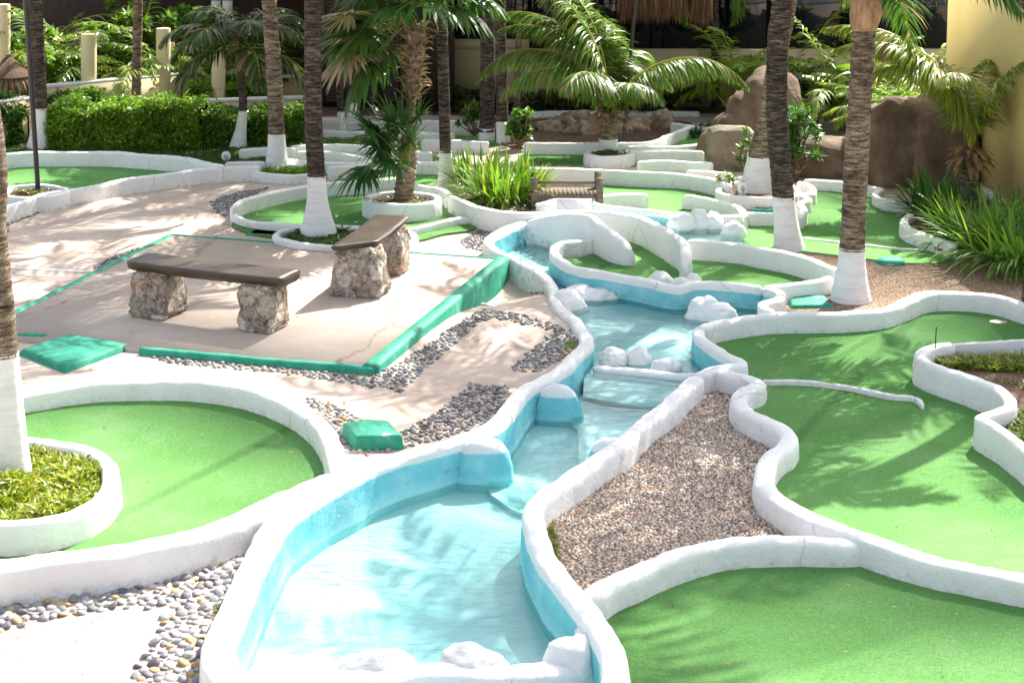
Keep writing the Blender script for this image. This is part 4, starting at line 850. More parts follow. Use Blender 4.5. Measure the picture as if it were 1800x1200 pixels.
young_palm('young coconut palm with arching fronds in the small oval planter', (1069, 262), 0, .14,
           [(176, 68, 2.7, 125, .66, 1.6, 0), (150, 78, 2.8, 95, .66, 1.4, 10), (200, 62, 2.2, 120, .6, 1.6, -10), (160, 86, 3.0, 75, .66, 1.4, 0), (120, 86, 2.6, 75, .6, 1.3, 0), (90, 80, 2.1, 80, .6, 1.2, 0), (60, 72, 2.0, 110, .6, 1.5, 0), (30, 70, 1.6, 130, .5, 1.6, 0),
            (-4, 60, 2.65, 112, .58, 2.0, 0), (-40, 66, 1.3, 120, .5, 1.4, 0), (240, 66, 1.9, 110, .6, 1.4, 0), (165, 80, 2.5, 100, .6, 1.3, 6), (300, 75, 1.2, 120, .45, 1.3, 0)],
           (1070, 196), (.15, .27, .045), .14, ywhite=245)
young_palm('young coconut palm with yellow stems against the cream wall at right', (1706, 350), 0, .13,
           [(178, 84, 2.7, 105, .62, 1.6, 0), (160, 82, 2.9, 95, .6, 1.4, 8), (190, 88, 2.4, 130, .6, 1.3, -6), (120, 82, 2.2, 90, .5, 1.2, 0), (60, 80, 2.0, 90, .5, 1.2, 0), (330, 84, 1.8, 60, .5, 1.2, 0), (170, 86, 2.6, 105, .6, 1.4, 0), (240, 84, 2.1, 100, .5, 1.3, 0)],
           (1706, 272), (.27, .38, .04), .3)

# fan leaves
def fan_leaf(mb, o, tip, r, C, nb=26, spread=150, droop=.5, stemC=(.25, .3, .06)):
    o = np.array(o, float); tip = np.array(tip, float); d = tip-o; L = np.linalg.norm(d); d /= L
    mid = (o+tip)/2+np.array([0, 0, .08*L]); tube(mb, spline([o, mid, tip], False, .06), .009, 5, np.array(stemC), cap=False)
    s = np.cross(d, [0, 0, 1.]); s /= max(np.linalg.norm(s), 1e-6); up = np.cross(s, d); tl = rnd.uniform(-.5, .5); s = s*math.cos(tl)+up*math.sin(tl)
    a = np.radians(np.linspace(-spread, spread, nb)); D = np.cos(a)[:, None]*d+np.sin(a)[:, None]*s+rng.normal(0, .04, (nb, 3))+np.array([0, 0, .1])
    blades(mb, np.tile(tip, (nb, 1)), D, r*(.75+.25*np.cos(a))*rng.uniform(.85, 1.1, nb), .05*r/.5, droop, cvar(C, nb, .25), 3, twist=.3)
def fan_cluster(mb, o, n, l, r, C, e_hi=75, e_lo=-30, dry=0., az0=0, azr=360, spread=140):
    for k in range(n):
        f_ = (k+.5)/n; az = R(az0+(k*137.5) % azr if azr >= 360 else az0+rnd.random()*azr); e = R(e_hi+(e_lo-e_hi)*f_+rnd.uniform(-10, 10)); ll = l*rnd.uniform(.7, 1.15)
        cc = C if rnd.random() > dry else (.33, .26, .18)
        fan_leaf(mb, o, np.array(o)+ll*np.array([math.cos(e)*math.cos(az), math.cos(e)*math.sin(az), math.sin(e)]), r*rnd.uniform(.8, 1.15), cc, droop=.5+.9*f_, spread=spread)
# shaggy fan palm in round planter
b = P(707, 355, .15); t = thing('fan_palm', 'shaggy fan palm with old leaf bases growing from the round planter', 'palm tree', b)
top = Q(733, 45, b[1]); path = spline([b, Q(716, 290, b[1]), Q(722, 190, b[1]), top], False, .02); mb = MB(); k = len(path); s_ = np.linspace(0, 1, k)
swept_trunk(mb, path, .115+.02*np.sin(s_*9)-.035*np.exp(-((s_-.52)/.09)**2), 20, .07, .16, .1); mb.build('trunk', M_bark_fan, t, smooth=True)
mb = MB(); n = 210; ss = rng.uniform(.58, 1., n); pb = path[(ss*(k-1)).astype(int)]; an = rng.uniform(0, 6.28, n)
blades(mb, pb+np.stack([np.cos(an)*.10, np.sin(an)*.10, np.zeros(n)], 1), np.stack([np.cos(an)*.55, np.sin(an)*.55, np.ones(n)*rng.uniform(.5, 1.4, n)], 1), rng.uniform(.12, .26, n), .05, rng.uniform(.3, 2.2, n), cvar((.38, .27, .17), n, .35), 3, twist=1.); mb.build('old_leaf_bases', M_dry, t)
mb = MB(); fan_cluster(mb, top+np.array([0, 0, .25]), 30, .85, .7, (.055, .13, .03), 80, -5, .04); fan_cluster(mb, top+np.array([0, 0, .1]), 14, .95, .75, (.07, .14, .03), 10, -45, .12, 140, 80); mb.build('crown', M_leaf, t)
# young fan palm shoot clinging low beside it
b2 = Q(716, 262, b[1]-.2); t = thing('fan_palm', 'low young fan palm spreading in front of the shaggy fan palm trunk', 'palm tree', b2*np.array([1, 1, 0]))
mb = MB(); fan_cluster(mb, b2-np.array([0, 0, .25]), 9, .55, .62, (.05, .13, .035), 85, 10, 0, 95, 170, 130)
for (px, py, rr) in ((722, 250, .42), (668, 262, .55), (650, 225, .55), (690, 215, .5), (700, 285, .4), (735, 205, .35), (665, 300, .4)): fan_leaf(mb, b2-np.array([0, 0, .3]), Q(px, py, b2[1]-rnd.uniform(0, .3)), rr, (.055, .14, .04), 26, 140, .5)
mb.build('crown', M_leaf, t); mb = MB(); tube(mb, [P(722, 352, .15), b2-np.array([0, 0, .28])], [.05, .06], 10); mb.build('trunk', M_bark_fan, t)

# strap-leaf clumps
def strap(label, px, py, zg, n, L, wd, C, spread=1.1, droop=1.6, rad=.2, group=None, name='strap_leaf_plant', mat=None, cat='plant', C2=None, lean=(0, 0)):
    b = P(px, py, zg); an = rng.uniform(0, 6.283, n); r_ = rad*np.sqrt(rng.random(n)); e = rng.random(n)**.8
    base = b+np.stack([np.cos(an)*r_, np.sin(an)*r_, rng.uniform(-.01, .03, n)], 1)
    D = np.stack([np.cos(an)*e*spread+lean[0], np.sin(an)*e*spread+lean[1], np.ones(n)*.9], 1)+rng.normal(0, .12, (n, 3))
    Cc = cvar(C, n, .3)
    if C2 is not None: kk = rng.random(n) < .25; Cc[kk] = cvar(C2, kk.sum(), .2)
    mb = MB(); blades(mb, base, D, L*rng.uniform(.6, 1.1, n), wd*rng.uniform(.7, 1.2, n), droop*rng.uniform(.4, 1.1, n)*(.4+e), Cc, 6, twist=.35)
    return tag(mb.build(name, mat or M_leaf, origin=b), label, cat, group)
strap('bright strap-leaf clump on gravel beside the wooden bridge, largest part', 885, 350, .12, 320, .70, .042, (.13, .24, .04), 1.0, 1.5, .45, C2=(.35, .45, .06))
strap('strap-leaf clump at the left side of the bridge gravel, beside the slim palm', 835, 325, .12, 200, .62, .038, (.12, .22, .04), 1.0, 1.5, .3, C2=(.3, .4, .06))
strap('strap-leaf clump reaching over the end of the wooden bridge', 928, 345, .12, 120, .6, .04, (.13, .25, .04), 1.1, 1.6, .18, C2=(.3, .4, .06))
strap('dark strap-leaf clump at right below the yellow-stemmed palm, back one', 1650, 375, .1, 170, .62, .05, (.07, .16, .03), 1.1, 1.5, .4)
strap('glossy strap-leaf clump below the yellow-stemmed palm, middle one', 1720, 420, .1, 300, .68, .042, (.15, .28, .05), 1.15, 1.6, .5, C2=(.13, .26, .05))
strap('big glossy strap-leaf clump at the right edge over the gravel', 1790, 455, .1, 380, .74, .045, (.15, .28, .05), 1.15, 1.6, .55, C2=(.13, .26, .05), lean=(-.15, -.1))
strap('strap-leaf clump at the right edge behind the biggest one', 1800, 400, .1, 220, .6, .042, (.12, .24, .04), 1.1, 1.5, .5)
mb = MB(); n = 7; b = P(1672, 372, .3); blades(mb, b+rng.normal(0, .03, (n, 3)), rng.normal(0, 1, (n, 3))+np.array([0, 0, .8]), .3, .14, 1.8, cvar((.45, .22, .09), n), 4, twist=1); tag(mb.build('dry_leaf', M_dry), 'curled orange dead leaf caught in the strap leaves at right', 'dead leaf')
# bushy spiky shrub behind the leaning pair
def leafy_shrub(label, px, py, zg, h, w_, n, ll, lw, C, name='shrub', rosettes=18, group=None, d=None):
    b = P(px, py, zg); t = thing(name, label, 'shrub', b, group); mb = MB(); st = MB(); d = d or w_
    for k in range(rosettes):
        c = b+np.array([rnd.gauss(0, w_*.33), rnd.gauss(0, d*.33), h*rnd.uniform(.25, 1.)]); m = n//rosettes
        an = rng.uniform(0, 6.283, m); el = rng.uniform(-.3, 1.3, m); blades(mb, np.tile(c, (m, 1))+rng.normal(0, .02, (m, 3)), np.stack([np.cos(an)*np.cos(el), np.sin(an)*np.cos(el), np.sin(el)], 1), ll*rng.uniform(.7, 1.1, m), lw, .6, cvar(C, m, .3), 3, twist=.5)
        tube(st, spline([b, (b+c)/2+np.array([rnd.gauss(0, .04), 0, 0]), c], False, .15), .012, 5)
    mb.build('foliage', M_leaf, t); st.build('stems', M_bark_l, t); return t
leafy_shrub('spiky bright shrub right of the leaning pair of palms', 1395, 320, 0, 1.05, .45, 1500, .2, .032, (.10, .22, .05), rosettes=34)
leafy_shrub('small spiky plant between boulder and whitewashed palm', 1308, 312, 0, .7, .15, 200, .14, .025, (.12, .22, .05), rosettes=6)
leafy_shrub('small yellowish plant beside the number plaque', 1283, 335, .12, .2, .2, 120, .1, .03, (.2, .26, .05), rosettes=5)
leafy_shrub('leafy green bush behind the bright strap-leaf clump', 912, 262, 0, .62, .35, 900, .1, .06, (.12, .25, .04), rosettes=36)
leafy_shrub('small leafy bush left of the grey palm trunks', 835, 240, 0, .55, .4, 420, .13, .04, (.09, .2, .03), rosettes=16)
leafy_shrub('low dark plant at the foot of the rock mound', 1240, 245, 0, .25, .4, 220, .12, .03, (.04, .1, .03), rosettes=10)

# ground cover in planters and tufts
def cover(px, zg, tz, n, L, wd, C, C2, hump=0., droop=.7, name='ground_cover', keepout=None):
    poly = world_poly(px, tz); pa = np.array(poly); X = rng.uniform(pa[:, 0].min(), pa[:, 0].max(), n*3); Y = rng.uniform(pa[:, 1].min(), pa[:, 1].max(), n*3); k = inside(poly, X, Y)
    if keepout is not None: k &= ((X-keepout[0])**2+(Y-keepout[1])**2) > keepout[2]**2
    X = X[k][:n]; Y = Y[k][:n]; m = len(X); an = rng.uniform(0, 6.283, m)
    hz = np.array([abs(n3(x, y, 3, 3)) for x, y in zip(X, Y)])*hump; D = np.stack([np.cos(an)*.8, np.sin(an)*.8, rng.uniform(.3, 1.5, m)], 1)
    Cc = cvar(C, m, .35); kk = rng.random(m) < .4; Cc[kk] = cvar(C2, kk.sum(), .3)
    mb = MB(); blades(mb, np.stack([X, Y, zg+hz*rng.random(m)], 1), D, L*rng.uniform(.6, 1.2, m), wd, droop, Cc, 2, twist=.8); o = mb.build(name, M_leaf); o['kind'] = 'stuff'; return o
cp = P(20, 848, .1)
inner = lambda pts, f: [(sum(p[0] for p in pts)/len(pts)+(q[0]-sum(p[0] for p in pts)/len(pts))*f, sum(p[1] for p in pts)/len(pts)+(q[1]-sum(p[1] for p in pts)/len(pts))*f) for q in pts]
cover(inner(NEARP, .86), .15, .24, 11000, .085, .018, (.22, .30, .02), (.44, .44, .04), .24)
cover(inner(ell(707, 347, 64, 12), .8), .16, .26, 1500, .08, .018, (.09, .15, .02), (.2, .22, .03), .06)
cover(inner([(486, 412), (496, 420), (530, 427), (580, 430), (640, 432), (700, 430), (722, 420), (720, 408), (690, 402), (640, 398), (560, 397), (505, 402)], .88), .04, .12, 5200, .10, .022, (.05, .12, .015), (.12, .2, .03), .14)
cover(inner(ell(1072, 267, 40, 6.5), .85), .12, .2, 700, .11, .04, (.06, .13, .04), (.14, .22, .08), .14)
cover([(455, 296), (500, 301), (550, 300), (548, 292), (490, 291)], .06, .14, 900, .14, .022, (.14, .28, .02), (.28, .4, .05), .12)
cover([(20, 332), (60, 336), (108, 334), (108, 329), (60, 327), (25, 328)], .14, .22, 500, .09, .02, (.13, .15, .02), (.28, .26, .06), .06)
cover([(1650, 611), (1660, 620), (1720, 624), (1800, 628), (1850, 620), (1850, 602), (1750, 605), (1680, 608)], .14, .28, 2600, .12, .016, (.14, .2, .02), (.34, .34, .06), .05)
cover([(1770, 725), (1790, 700), (1850, 690), (1850, 800), (1800, 770)], .14, .28, 2400, .1, .018, (.1, .16, .02), (.24, .26, .05), .08)
cover([(1680, 640), (1780, 650), (1850, 690), (1850, 640)], .14, .28, 260, .07, .014, (.1, .16, .02), (.24, .2, .05), .03)
cover([(415, 945), (432, 935), (438, 955), (425, 968)], 0, 0, 220, .09, .01, (.3, .3, .05), (.4, .38, .12), .03)
cover([(378, 1072), (392, 1066), (390, 1082)], 0, 0, 60, .06, .01, (.2, .24, .04), (.3, .3, .08), .02)
cover([(1205, 690), (1235, 668), (1258, 655), (1262, 662), (1240, 680), (1215, 700)], .02, .05, 420, .05, .014, (.1, .2, .03), (.22, .28, .05), .03)
cover([(958, 905), (966, 900), (985, 985), (978, 990), (965, 950)], .02, .05, 420, .05, .012, (.16, .2, .03), (.26, .26, .06), .03)
cover([(990, 606), (1010, 600), (1016, 606), (1000, 620)], 0, 0, 160, .05, .012, (.2, .3, .03), (.3, .34, .06), .02)
# grass blades on the lawns
cover([(-40, 262), (-40, 235), (90, 232), (300, 245), (480, 250), (480, 272), (400, 280), (300, 270), (150, 262)], .02, .1, 9000, .07, .014, (.05, .11, .015), (.12, .2, .03), .02, name='lawn_grass')
cover([(495, 235), (700, 231), (700, 250), (495, 256)], .02, .1, 5000, .09, .016, (.12, .24, .02), (.22, .34, .04), .03, name='lawn_grass')

# ------------------------------------------------------------------ hedge
def hedge(label, p0, p1, h, dp, n, C, name='hedge', ls=.075, bumpy=.25, group=None):
    p0 = np.array(p0[:2]); p1 = np.array(p1[:2]); d = (p1-p0); L = np.linalg.norm(d); d /= L; nn = np.array([-d[1], d[0]])
    t = thing(name, label, name.replace('_', ' '), (*p0, 0), group)
    core = MB(); K = 30
    s = rng.random(n)*L; u = rng.uniform(-.5, 1.5, n)*dp; z = rng.random(n)**.75*h
    hh = h*(1+bumpy*np.array([n3(a, 2, 5, 1.8) for a in s])); face = rng.random(n)
    u = np.where(face < .55, rng.normal(-.02, .05, n), rng.random(n)*dp); z = np.where(face < .55, rng.random(n)*hh, hh+rng.normal(-.03, .05, n))
    bul = np.array([.14*n3(a, b_, 1, 2.2) for a, b_ in zip(s, z)]); u = u+bul*(face < .55); z = z+.10*np.array([n3(a, b_, 7, 3) for a, b_ in zip(s, u)])
    B = np.stack([p0[0]+d[0]*s+nn[0]*u, p0[1]+d[1]*s+nn[1]*u, np.maximum(z, .02)], 1)
    D = np.stack([-nn[0]*.5+rng.normal(0, .7, n), -nn[1]*.5+rng.normal(0, .7, n), .5+rng.normal(0, .5, n)], 1)
    mb = MB(); blades(mb, B, D, ls*rng.uniform(.7, 1.3, n), ls*.5, .6, cvar(C, n, .35), 2, twist=1.2); mb.build('foliage', M_leaf, t)
    V = []
    for k in range(K+1):
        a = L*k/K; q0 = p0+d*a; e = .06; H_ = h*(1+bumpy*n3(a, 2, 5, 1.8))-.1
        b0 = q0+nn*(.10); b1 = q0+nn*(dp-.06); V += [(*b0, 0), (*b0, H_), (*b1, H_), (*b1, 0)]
    f = [(k*4+j, k*4+j+1, k*4+j+5, k*4+j+4) for k in range(K) for j in range(3)]; core.add(V, f); core.build('dark_core', simple_dark, t); return t  # dark box added inside the leaves; its colour stands for inner shade
simple_dark = simple('hedge_core_shade', [(.3, (.010, .016, .006)), (.7, (.03, .035, .012))], 14, .95, .8, .05, 30)
hedge('long clipped green hedge at back left behind the far left green', P(84, 262), P(352, 262), .72, .8, 17000, (.20, .34, .035), bumpy=.4)
hedge('lower darker hedge between the two white-footed palms at back left', P(352, 259), P(540, 254), .55, .8, 9000, (.13, .25, .03), bumpy=.4)
hedge('loose broad-leaved bush at the far left edge by the cream wall', P(-30, 256), P(36, 258), .75, .4, 2600, (.07, .16, .02), ls=.1, bumpy=.5)
hedge('low strip of light green planting on the cream planter wall at left', P(330, 208), P(480, 206), .62, .4, 3800, (.14, .26, .02), ls=.09)
hedge('sunny green bushes behind the far left palm trunk', P(-40, 226), P(180, 222), .55, .6, 5000, (.09, .18, .02), ls=.1, bumpy=.5)

# ------------------------------------------------------------------ bridge
b0 = P(942, 352, .25); b1 = P(1058, 348, .25); y_n = b1[1]; xl = b0[0]-.05; xr = b1[0]
t = thing('wooden_bridge', 'small weathered wooden footbridge with posts and rails over the upper channel', 'bridge', ((xl+xr)/2, y_n+.35, .2))
yA = y_n; yB = y_n+.48; K = 16
for k in range(K):
    u0 = xl+(xr-xl)*k/K; mb = MB(); box(mb, (u0+.0008, yA, .27), (u0+(xr-xl)/K-.0008, yB, .30)); mb.build('plank', M_wood, t)
for yy in (yA-.02, yB-.05):
    mb = MB(); n = 12; V = []
    for k in range(n+1):
        x = xl+(xr-xl)*k/n; z = .21
        V += [(x, yy, z-.05), (x, yy+.05, z-.05), (x, yy+.05, z+.08), (x, yy, z+.08)]
    mb.add(V, [(k*4+j, k*4+(j+1) % 4, (k+1)*4+(j+1) % 4, (k+1)*4+j) for k in range(n) for j in range(4)]+[(3, 2, 1, 0), (n*4, n*4+1, n*4+2, n*4+3)]); mb.build('stringer', M_wood, t)
    for xx in (xl+.03, xr-.03): mb = MB(); box(mb, (xx-.045, yy-.02, .0), (xx+.045, yy+.07, .52)); mb.build('post', M_wood, t)
    if yy < yA: mb = MB(); box(mb, (xl, yy+.005, .44), (xr, yy+.05, .48)); mb.build('rail', M_wood, t)
# waterfall ribbons
mb = MB(); top = P(925, 389, .2)
for k in range(9):
    x = top[0]+.05*(k-4)*.5; pts = [(x, top[1]-.02, .19), (x+.01*k, top[1]-.12, .17), (x+.012*k, top[1]-.2, .05), (x+.015*k-.03, top[1]-.26, -.09)]
    s_ = spline(pts, False, .03); wdt = .012+.012*rnd.random(); V = [];
    for p in s_: V += [(p[0]-wdt, p[1], p[2]), (p[0]+wdt, p[1], p[2])]
    mb.add(V, [(2*q, 2*q+1, 2*q+3, 2*q+2) for q in range(len(s_)-1)])
kind(mb.build('waterfall', M_foam, smooth=True))
mb = MB()
for (px, py) in ((925, 445), (932, 452), (950, 458)):
    for k in range(14): p = P(px+rnd.gauss(0, 9), py+rnd.gauss(0, 3), -.08); blob(mb, p, (.05*rnd.uniform(.4, 1.2), .035, .012), .3, 2, 1, k)
kind(mb.build('foam', M_foam, smooth=True))

# ------------------------------------------------------------------ number plaques
def digit9(mb, c, s, y):
    a = np.linspace(0, 2*math.pi, 20); V = [(c[0]+s*.5*math.cos(q), y, c[1]+s*.5*math.sin(q)+s*.35) for q in a]; tube(mb, V, s*.11, 6, cap=False)
    V = [(c[0]+s*.5, y, c[1]+s*.35), (c[0]+s*.48, y, c[1]-s*.15), (c[0]+s*.3, y, c[1]-s*.6), (c[0]-s*.1, y, c[1]-s*.85)]; tube(mb, spline(V, False, .01), s*.11, 6)
def plaque(label, px, py, w_, h_, zg, round_=False, pink=True):
    b = P(px, py, zg); t = thing('number_plaque', label, 'sign', b); mb = MB(); n = 24; V = []
    for yy in (0, .04):
        for k in range(n):
            a = 2*math.pi*k/n; ex = 1 if round_ else .55
            V.append((b[0]+w_/2*np.sign(math.cos(a))*abs(math.cos(a))**ex, b[1]+yy, b[2]+h_/2+h_/2*np.sign(math.sin(a))*abs(math.sin(a))**(ex)))
    mb.add(V, [tuple(range(n)), tuple(range(n, 2*n))[::-1]]+[((k+1) % n, k, k+n, (k+1) % n+n) for k in range(n)]); mb.build('plate', M_plaque, t)
    mb = MB(); digit9(mb, (b[0], b[2]+h_*.36), w_*.36, b[1]-.003); mb.build('numeral', M_ink, t)
    if pink: mb = MB(); blob(mb, (b[0]+.01, b[1]-.002, b[2]+h_*.82), (w_*.24, .004, w_*.08), .1, 2, 2); mb.build('emblem', M_pink, t)
plaque('white tombstone-shaped plaque with a pink mark and the number 9', 1305, 344, .125, .25, .13)
plaque('small round white number plaque on the lawn near the hedge', 397, 283, .14, .15, .1, True, False)

# ------------------------------------------------------------------ lamp posts
def lamp(label, base, top, r, zg=0.):
    b = P(base[0], base[1], zg); q = Q(top[0], top[1], b[1]); d = (q-b)/(q[2]-b[2]); e = b+d*4.2; t = thing('lamp_post', label, 'lamp post', b, 'black lamp posts')
    mb = MB(); tube(mb, [b, b+(e-b)*.5, e], r, 14); mb.build('pole', M_pole, t, smooth=True)
    mb = MB(); tube(mb, [b+np.array([0, 0, -.01]), b+d*.03], r*2.1, 14); mb.build('base_plate', M_pole, t)
    mb = MB(); blob(mb, e+np.array([0, 0, .16]), (.16, .16, .18), 0, 1, 3); mb.build('globe', M_plaque, t, smooth=True)
lamp('leaning black lamp post in the planter at far left', (67, 336), (45, 0), .035, .15)
lamp('black lamp post standing against the grey palm trunk in the middle', (853, 243), (854, 0), .045)
lamp('thin black lamp post behind the young coconut palm', (1095, 262), (1117, 0), .03)

# ------------------------------------------------------------------ back: buildings, walls, columns
YB = 30.0
def wallbox(mb, x0, x1, z0, z1, y0=YB, y1=YB+.3): box(mb, (x0, y0, z0), (x1, y1, z1))
xw = lambda px: Q(px, 100, YB)[0]; zw_ = lambda py: Q(900, py, YB)[2]
bd = thing('restaurant_building', 'shaded cream building at the back with dark windows and dark pillars', 'building', (xw(1050), YB, 0))
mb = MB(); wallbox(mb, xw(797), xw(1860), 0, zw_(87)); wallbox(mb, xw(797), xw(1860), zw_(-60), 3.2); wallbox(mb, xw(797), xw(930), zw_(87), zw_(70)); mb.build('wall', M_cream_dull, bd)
edges = [797, 860, 930, 1010, 1092, 1145, 1166, 1260, 1350, 1480, 1600, 1720]
for a_, c_ in zip(edges[:-1], edges[1:]):
    mb = MB(); box(mb, (xw(a_)+.03, YB+.12, zw_(87)+.02), (xw(c_)-.03, YB+.14, zw_(-60))); wn = mb.build('window', M_glass, bd)
    mb = MB(); x0_, x1_ = xw(a_), xw(c_)
    for q_ in (x0_, x1_-.03): box(mb, (q_, YB+.02, zw_(87)), (q_+.03, YB+.12, zw_(-60)))
    box(mb, (x0_, YB-.03, zw_(87)-.03), (x1_, YB+.12, zw_(87)+.018)); mb.build('frame', M_dark, wn)
mb = MB(); wallbox(mb, xw(-300), xw(570), 0, 3.2, YB+2.5, YB+2.8); wallbox(mb, xw(797), xw(1860), 0, 3.2, YB+.35, YB+.5); mb.build('interior_shade_panel', M_dark, bd)  # dark panels whose colour stands in for the gloom of the rooms
for a_, c_ in ((740, 800), (1040, 1046)):
    mb = MB(); wallbox(mb, xw(a_), xw(c_), 0, 3.2, YB-.6, YB-.2); mb.build('pillar', M_dark, bd)
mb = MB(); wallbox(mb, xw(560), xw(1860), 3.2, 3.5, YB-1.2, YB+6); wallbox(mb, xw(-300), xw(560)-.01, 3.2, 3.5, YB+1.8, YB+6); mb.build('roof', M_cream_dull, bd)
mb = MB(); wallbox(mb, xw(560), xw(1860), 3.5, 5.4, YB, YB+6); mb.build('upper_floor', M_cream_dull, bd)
for k in range(5):
    a_ = 568+k*34; sh = MB(); z = .12
    box(sh, (xw(a_), YB-.05, .1), (xw(a_)+.05, YB+.02, 2.9)); box(sh, (xw(a_+33)-.05, YB-.05, .1), (xw(a_+33), YB+.02, 2.9))
    while z < 2.85:
        sh.add([(xw(a_)+.05, YB-.04, z), (xw(a_+33)-.05, YB-.04, z), (xw(a_+33)-.05, YB, z+.06), (xw(a_)+.05, YB, z+.06)], [(0, 1, 2, 3)]); z += .075
    sh.build('louvre_panel', M_shutter, bd)
mb = MB(); wallbox(mb, xw(560), xw(745), 0, 3.2, YB+.03, YB+.2); mb.build('louvre_backing', M_dark, bd)
# pale chairs / curtains glimpsed left
mb = MB(); wallbox(mb, xw(333), xw(350), zw_(38), zw_(18), YB+2.3, YB+2.4); wallbox(mb, xw(354), xw(372), zw_(48), zw_(18), YB+2.3, YB+2.4); mb.build('pale_curtain', M_plaque, bd)
# thatch fringe
def thatch_fringe(label, x0, x1, ztop, zbot, y, n):
    mb = MB(); X = rng.uniform(x0, x1, n); zt = ztop+rng.uniform(-.1, .1, n)
    blades(mb, np.stack([X, y+rng.uniform(-.25, .25, n), zt], 1), np.stack([rng.normal(0, .05, n), rng.normal(-.1, .05, n), -np.ones(n)], 1), (ztop-zbot)*rng.uniform(.75, 1.08, n), .035, .1, cvar((.17, .095, .06), n, .4), 2, twist=1.)
    t = thing('thatch_canopy', label, 'thatched roof', ((x0+x1)/2, y, 0)); mb.build('fringe', M_dry, t)
    mb = MB(); box(mb, (x0, y-.2, ztop+.05), (x1, y+1.6, ztop+.2)); mb.build('canopy_top', M_thatch, t)
Yt = 27.5
thatch_fringe('shaggy brown thatch fringe hanging at the top behind the young coconut palm', Q(1090, 0, Yt)[0], Q(1202, 0, Yt)[0], Q(0, -40, Yt)[2], Q(0, 33, Yt)[2], Yt, 1800)
thatch_fringe('smaller brown thatch fringe hanging at the top right of the windows', Q(1216, 0, Yt)[0], Q(1246, 0, Yt)[0], Q(0, -40, Yt)[2], Q(0, 38, Yt)[2], Yt, 600)
def palapa(label, px, py, Y, rad, hh, n=1500):
    c = Q(px, py, Y); t = thing('thatched_umbrella', label, 'thatched umbrella', (c[0], Y, 0), 'thatched umbrellas'); an = rng.uniform(0, 6.283, n); s = rng.random(n)
    r_ = rad*s; base = np.stack([c[0]+np.cos(an)*r_*.9, Y+np.sin(an)*r_*.9, c[2]-hh*s], 1)
    mb = MB(); blades(mb, base, np.stack([np.cos(an)*rad, np.sin(an)*rad, -hh*np.ones(n)], 1), .4, .05, .4, cvar((.22, .135, .085), n, .4), 2, twist=.6)
    K = 24; V = [(c[0], Y, c[2])]+[(c[0]+rad*math.cos(2*math.pi*k/K), Y+rad*math.sin(2*math.pi*k/K), c[2]-hh) for k in range(K)]; mb.build('thatch', M_dry, t)
    m2 = MB(); m2.add(V, [(0, 1+k, 1+(k+1) % K) for k in range(K)]); m2.build('thatch_cone', M_thatch, t)
    m3 = MB(); tube(m3, [(c[0], Y, 0), (c[0], Y, c[2])], .06, 10); m3.build('pole', M_wood, t)
palapa('thatched umbrella behind the cream columns, right one', 135, 40, 30.5, .85, .85)
palapa('thatched umbrella at the far left behind the lamp post', 15, 95, 27.5, .42, .4, 600)
# columns
for k, (px, pb, pt, w_, lb) in enumerate([(4, 215, 8, 27, 'tallest pale column cut by the left edge of the view'), (156, 212, 60, 27, 'pale column right of the far left palm, in front of the thatched umbrella'), (287, 200, 50, 25, 'pale column right of the slender ringed palm'), (302, 190, 75, 10, 'thin pale column half hidden behind a thicker one'), (384, 208, 92, 24, 'shorter pale column under the low palm fronds'), (467, 200, 118, 12, 'pale column half hidden behind the reddish ringed palm')]):
    b = P(px, pb); top = Q(px, pt, b[1]); r_ = w_/2*b[1]/F; mb = MB(); tube(mb, [b, (b+top)/2, top-np.array([0, 0, .015]), top], [r_, r_, r_, r_*.96], 24); o = mb.build('round_column', M_column, smooth=False, origin=b)
    for p_ in o.data.polygons:
        if len(p_.vertices) == 4: p_.use_smooth = True
    tag(o, lb, 'column', 'pale round columns at back left')
def lowwall(label, pts, h, w_, mat=M_column, cap=True):
    t = thing('garden_wall', label, 'wall', P(*pts[0])); mb = MB(); m2 = MB()
    for (a_, c_) in zip(pts[:-1], pts[1:]):
        p, q = P(*a_), P(*c_); beam(mb, p, q, w_, 0, h); beam(m2, p, q, w_+.05, h+.001, h+.05)
    mb.build('wall', mat, t)
    if cap: m2.build('coping', M_white, t)
lowwall('low cream garden wall rising behind the hedge', [(60, 225), (330, 195)], .72, .15)
lowwall('tan planter wall under the bright bushes at back left', [(330, 220), (540, 212)], .42, .15, M_column)
lowwall('low cream wall far back behind the columns', [(90, 188), (540, 178)], .5, .15, M_cream_dull)
lowwall('cream wall at the far left edge behind the bush', [(-60, 268), (52, 250)], .75, .15, M_column)
# right-hand building
wa, wb = P(1692, 312), P(1772, 362); dv = (wb-wa)[:2]; dv /= np.linalg.norm(dv); p0 = wa[:2]-dv*1.0; p1 = wb[:2]+dv*2.3
bt = thing('right_building', 'tall cream rendered wall of the building at the right edge', 'building', (*wa[:2], 0))
mb = MB(); beam(mb, p0, p1, .3, 0, 3.5, off=-.15 if dv[0] > 0 else .15); mb.build('wall', M_cream, bt)
mb = MB(); beam(mb, p0, p1, .16, 0, .10, off=.08); mb.build('plinth', M_white, bt)

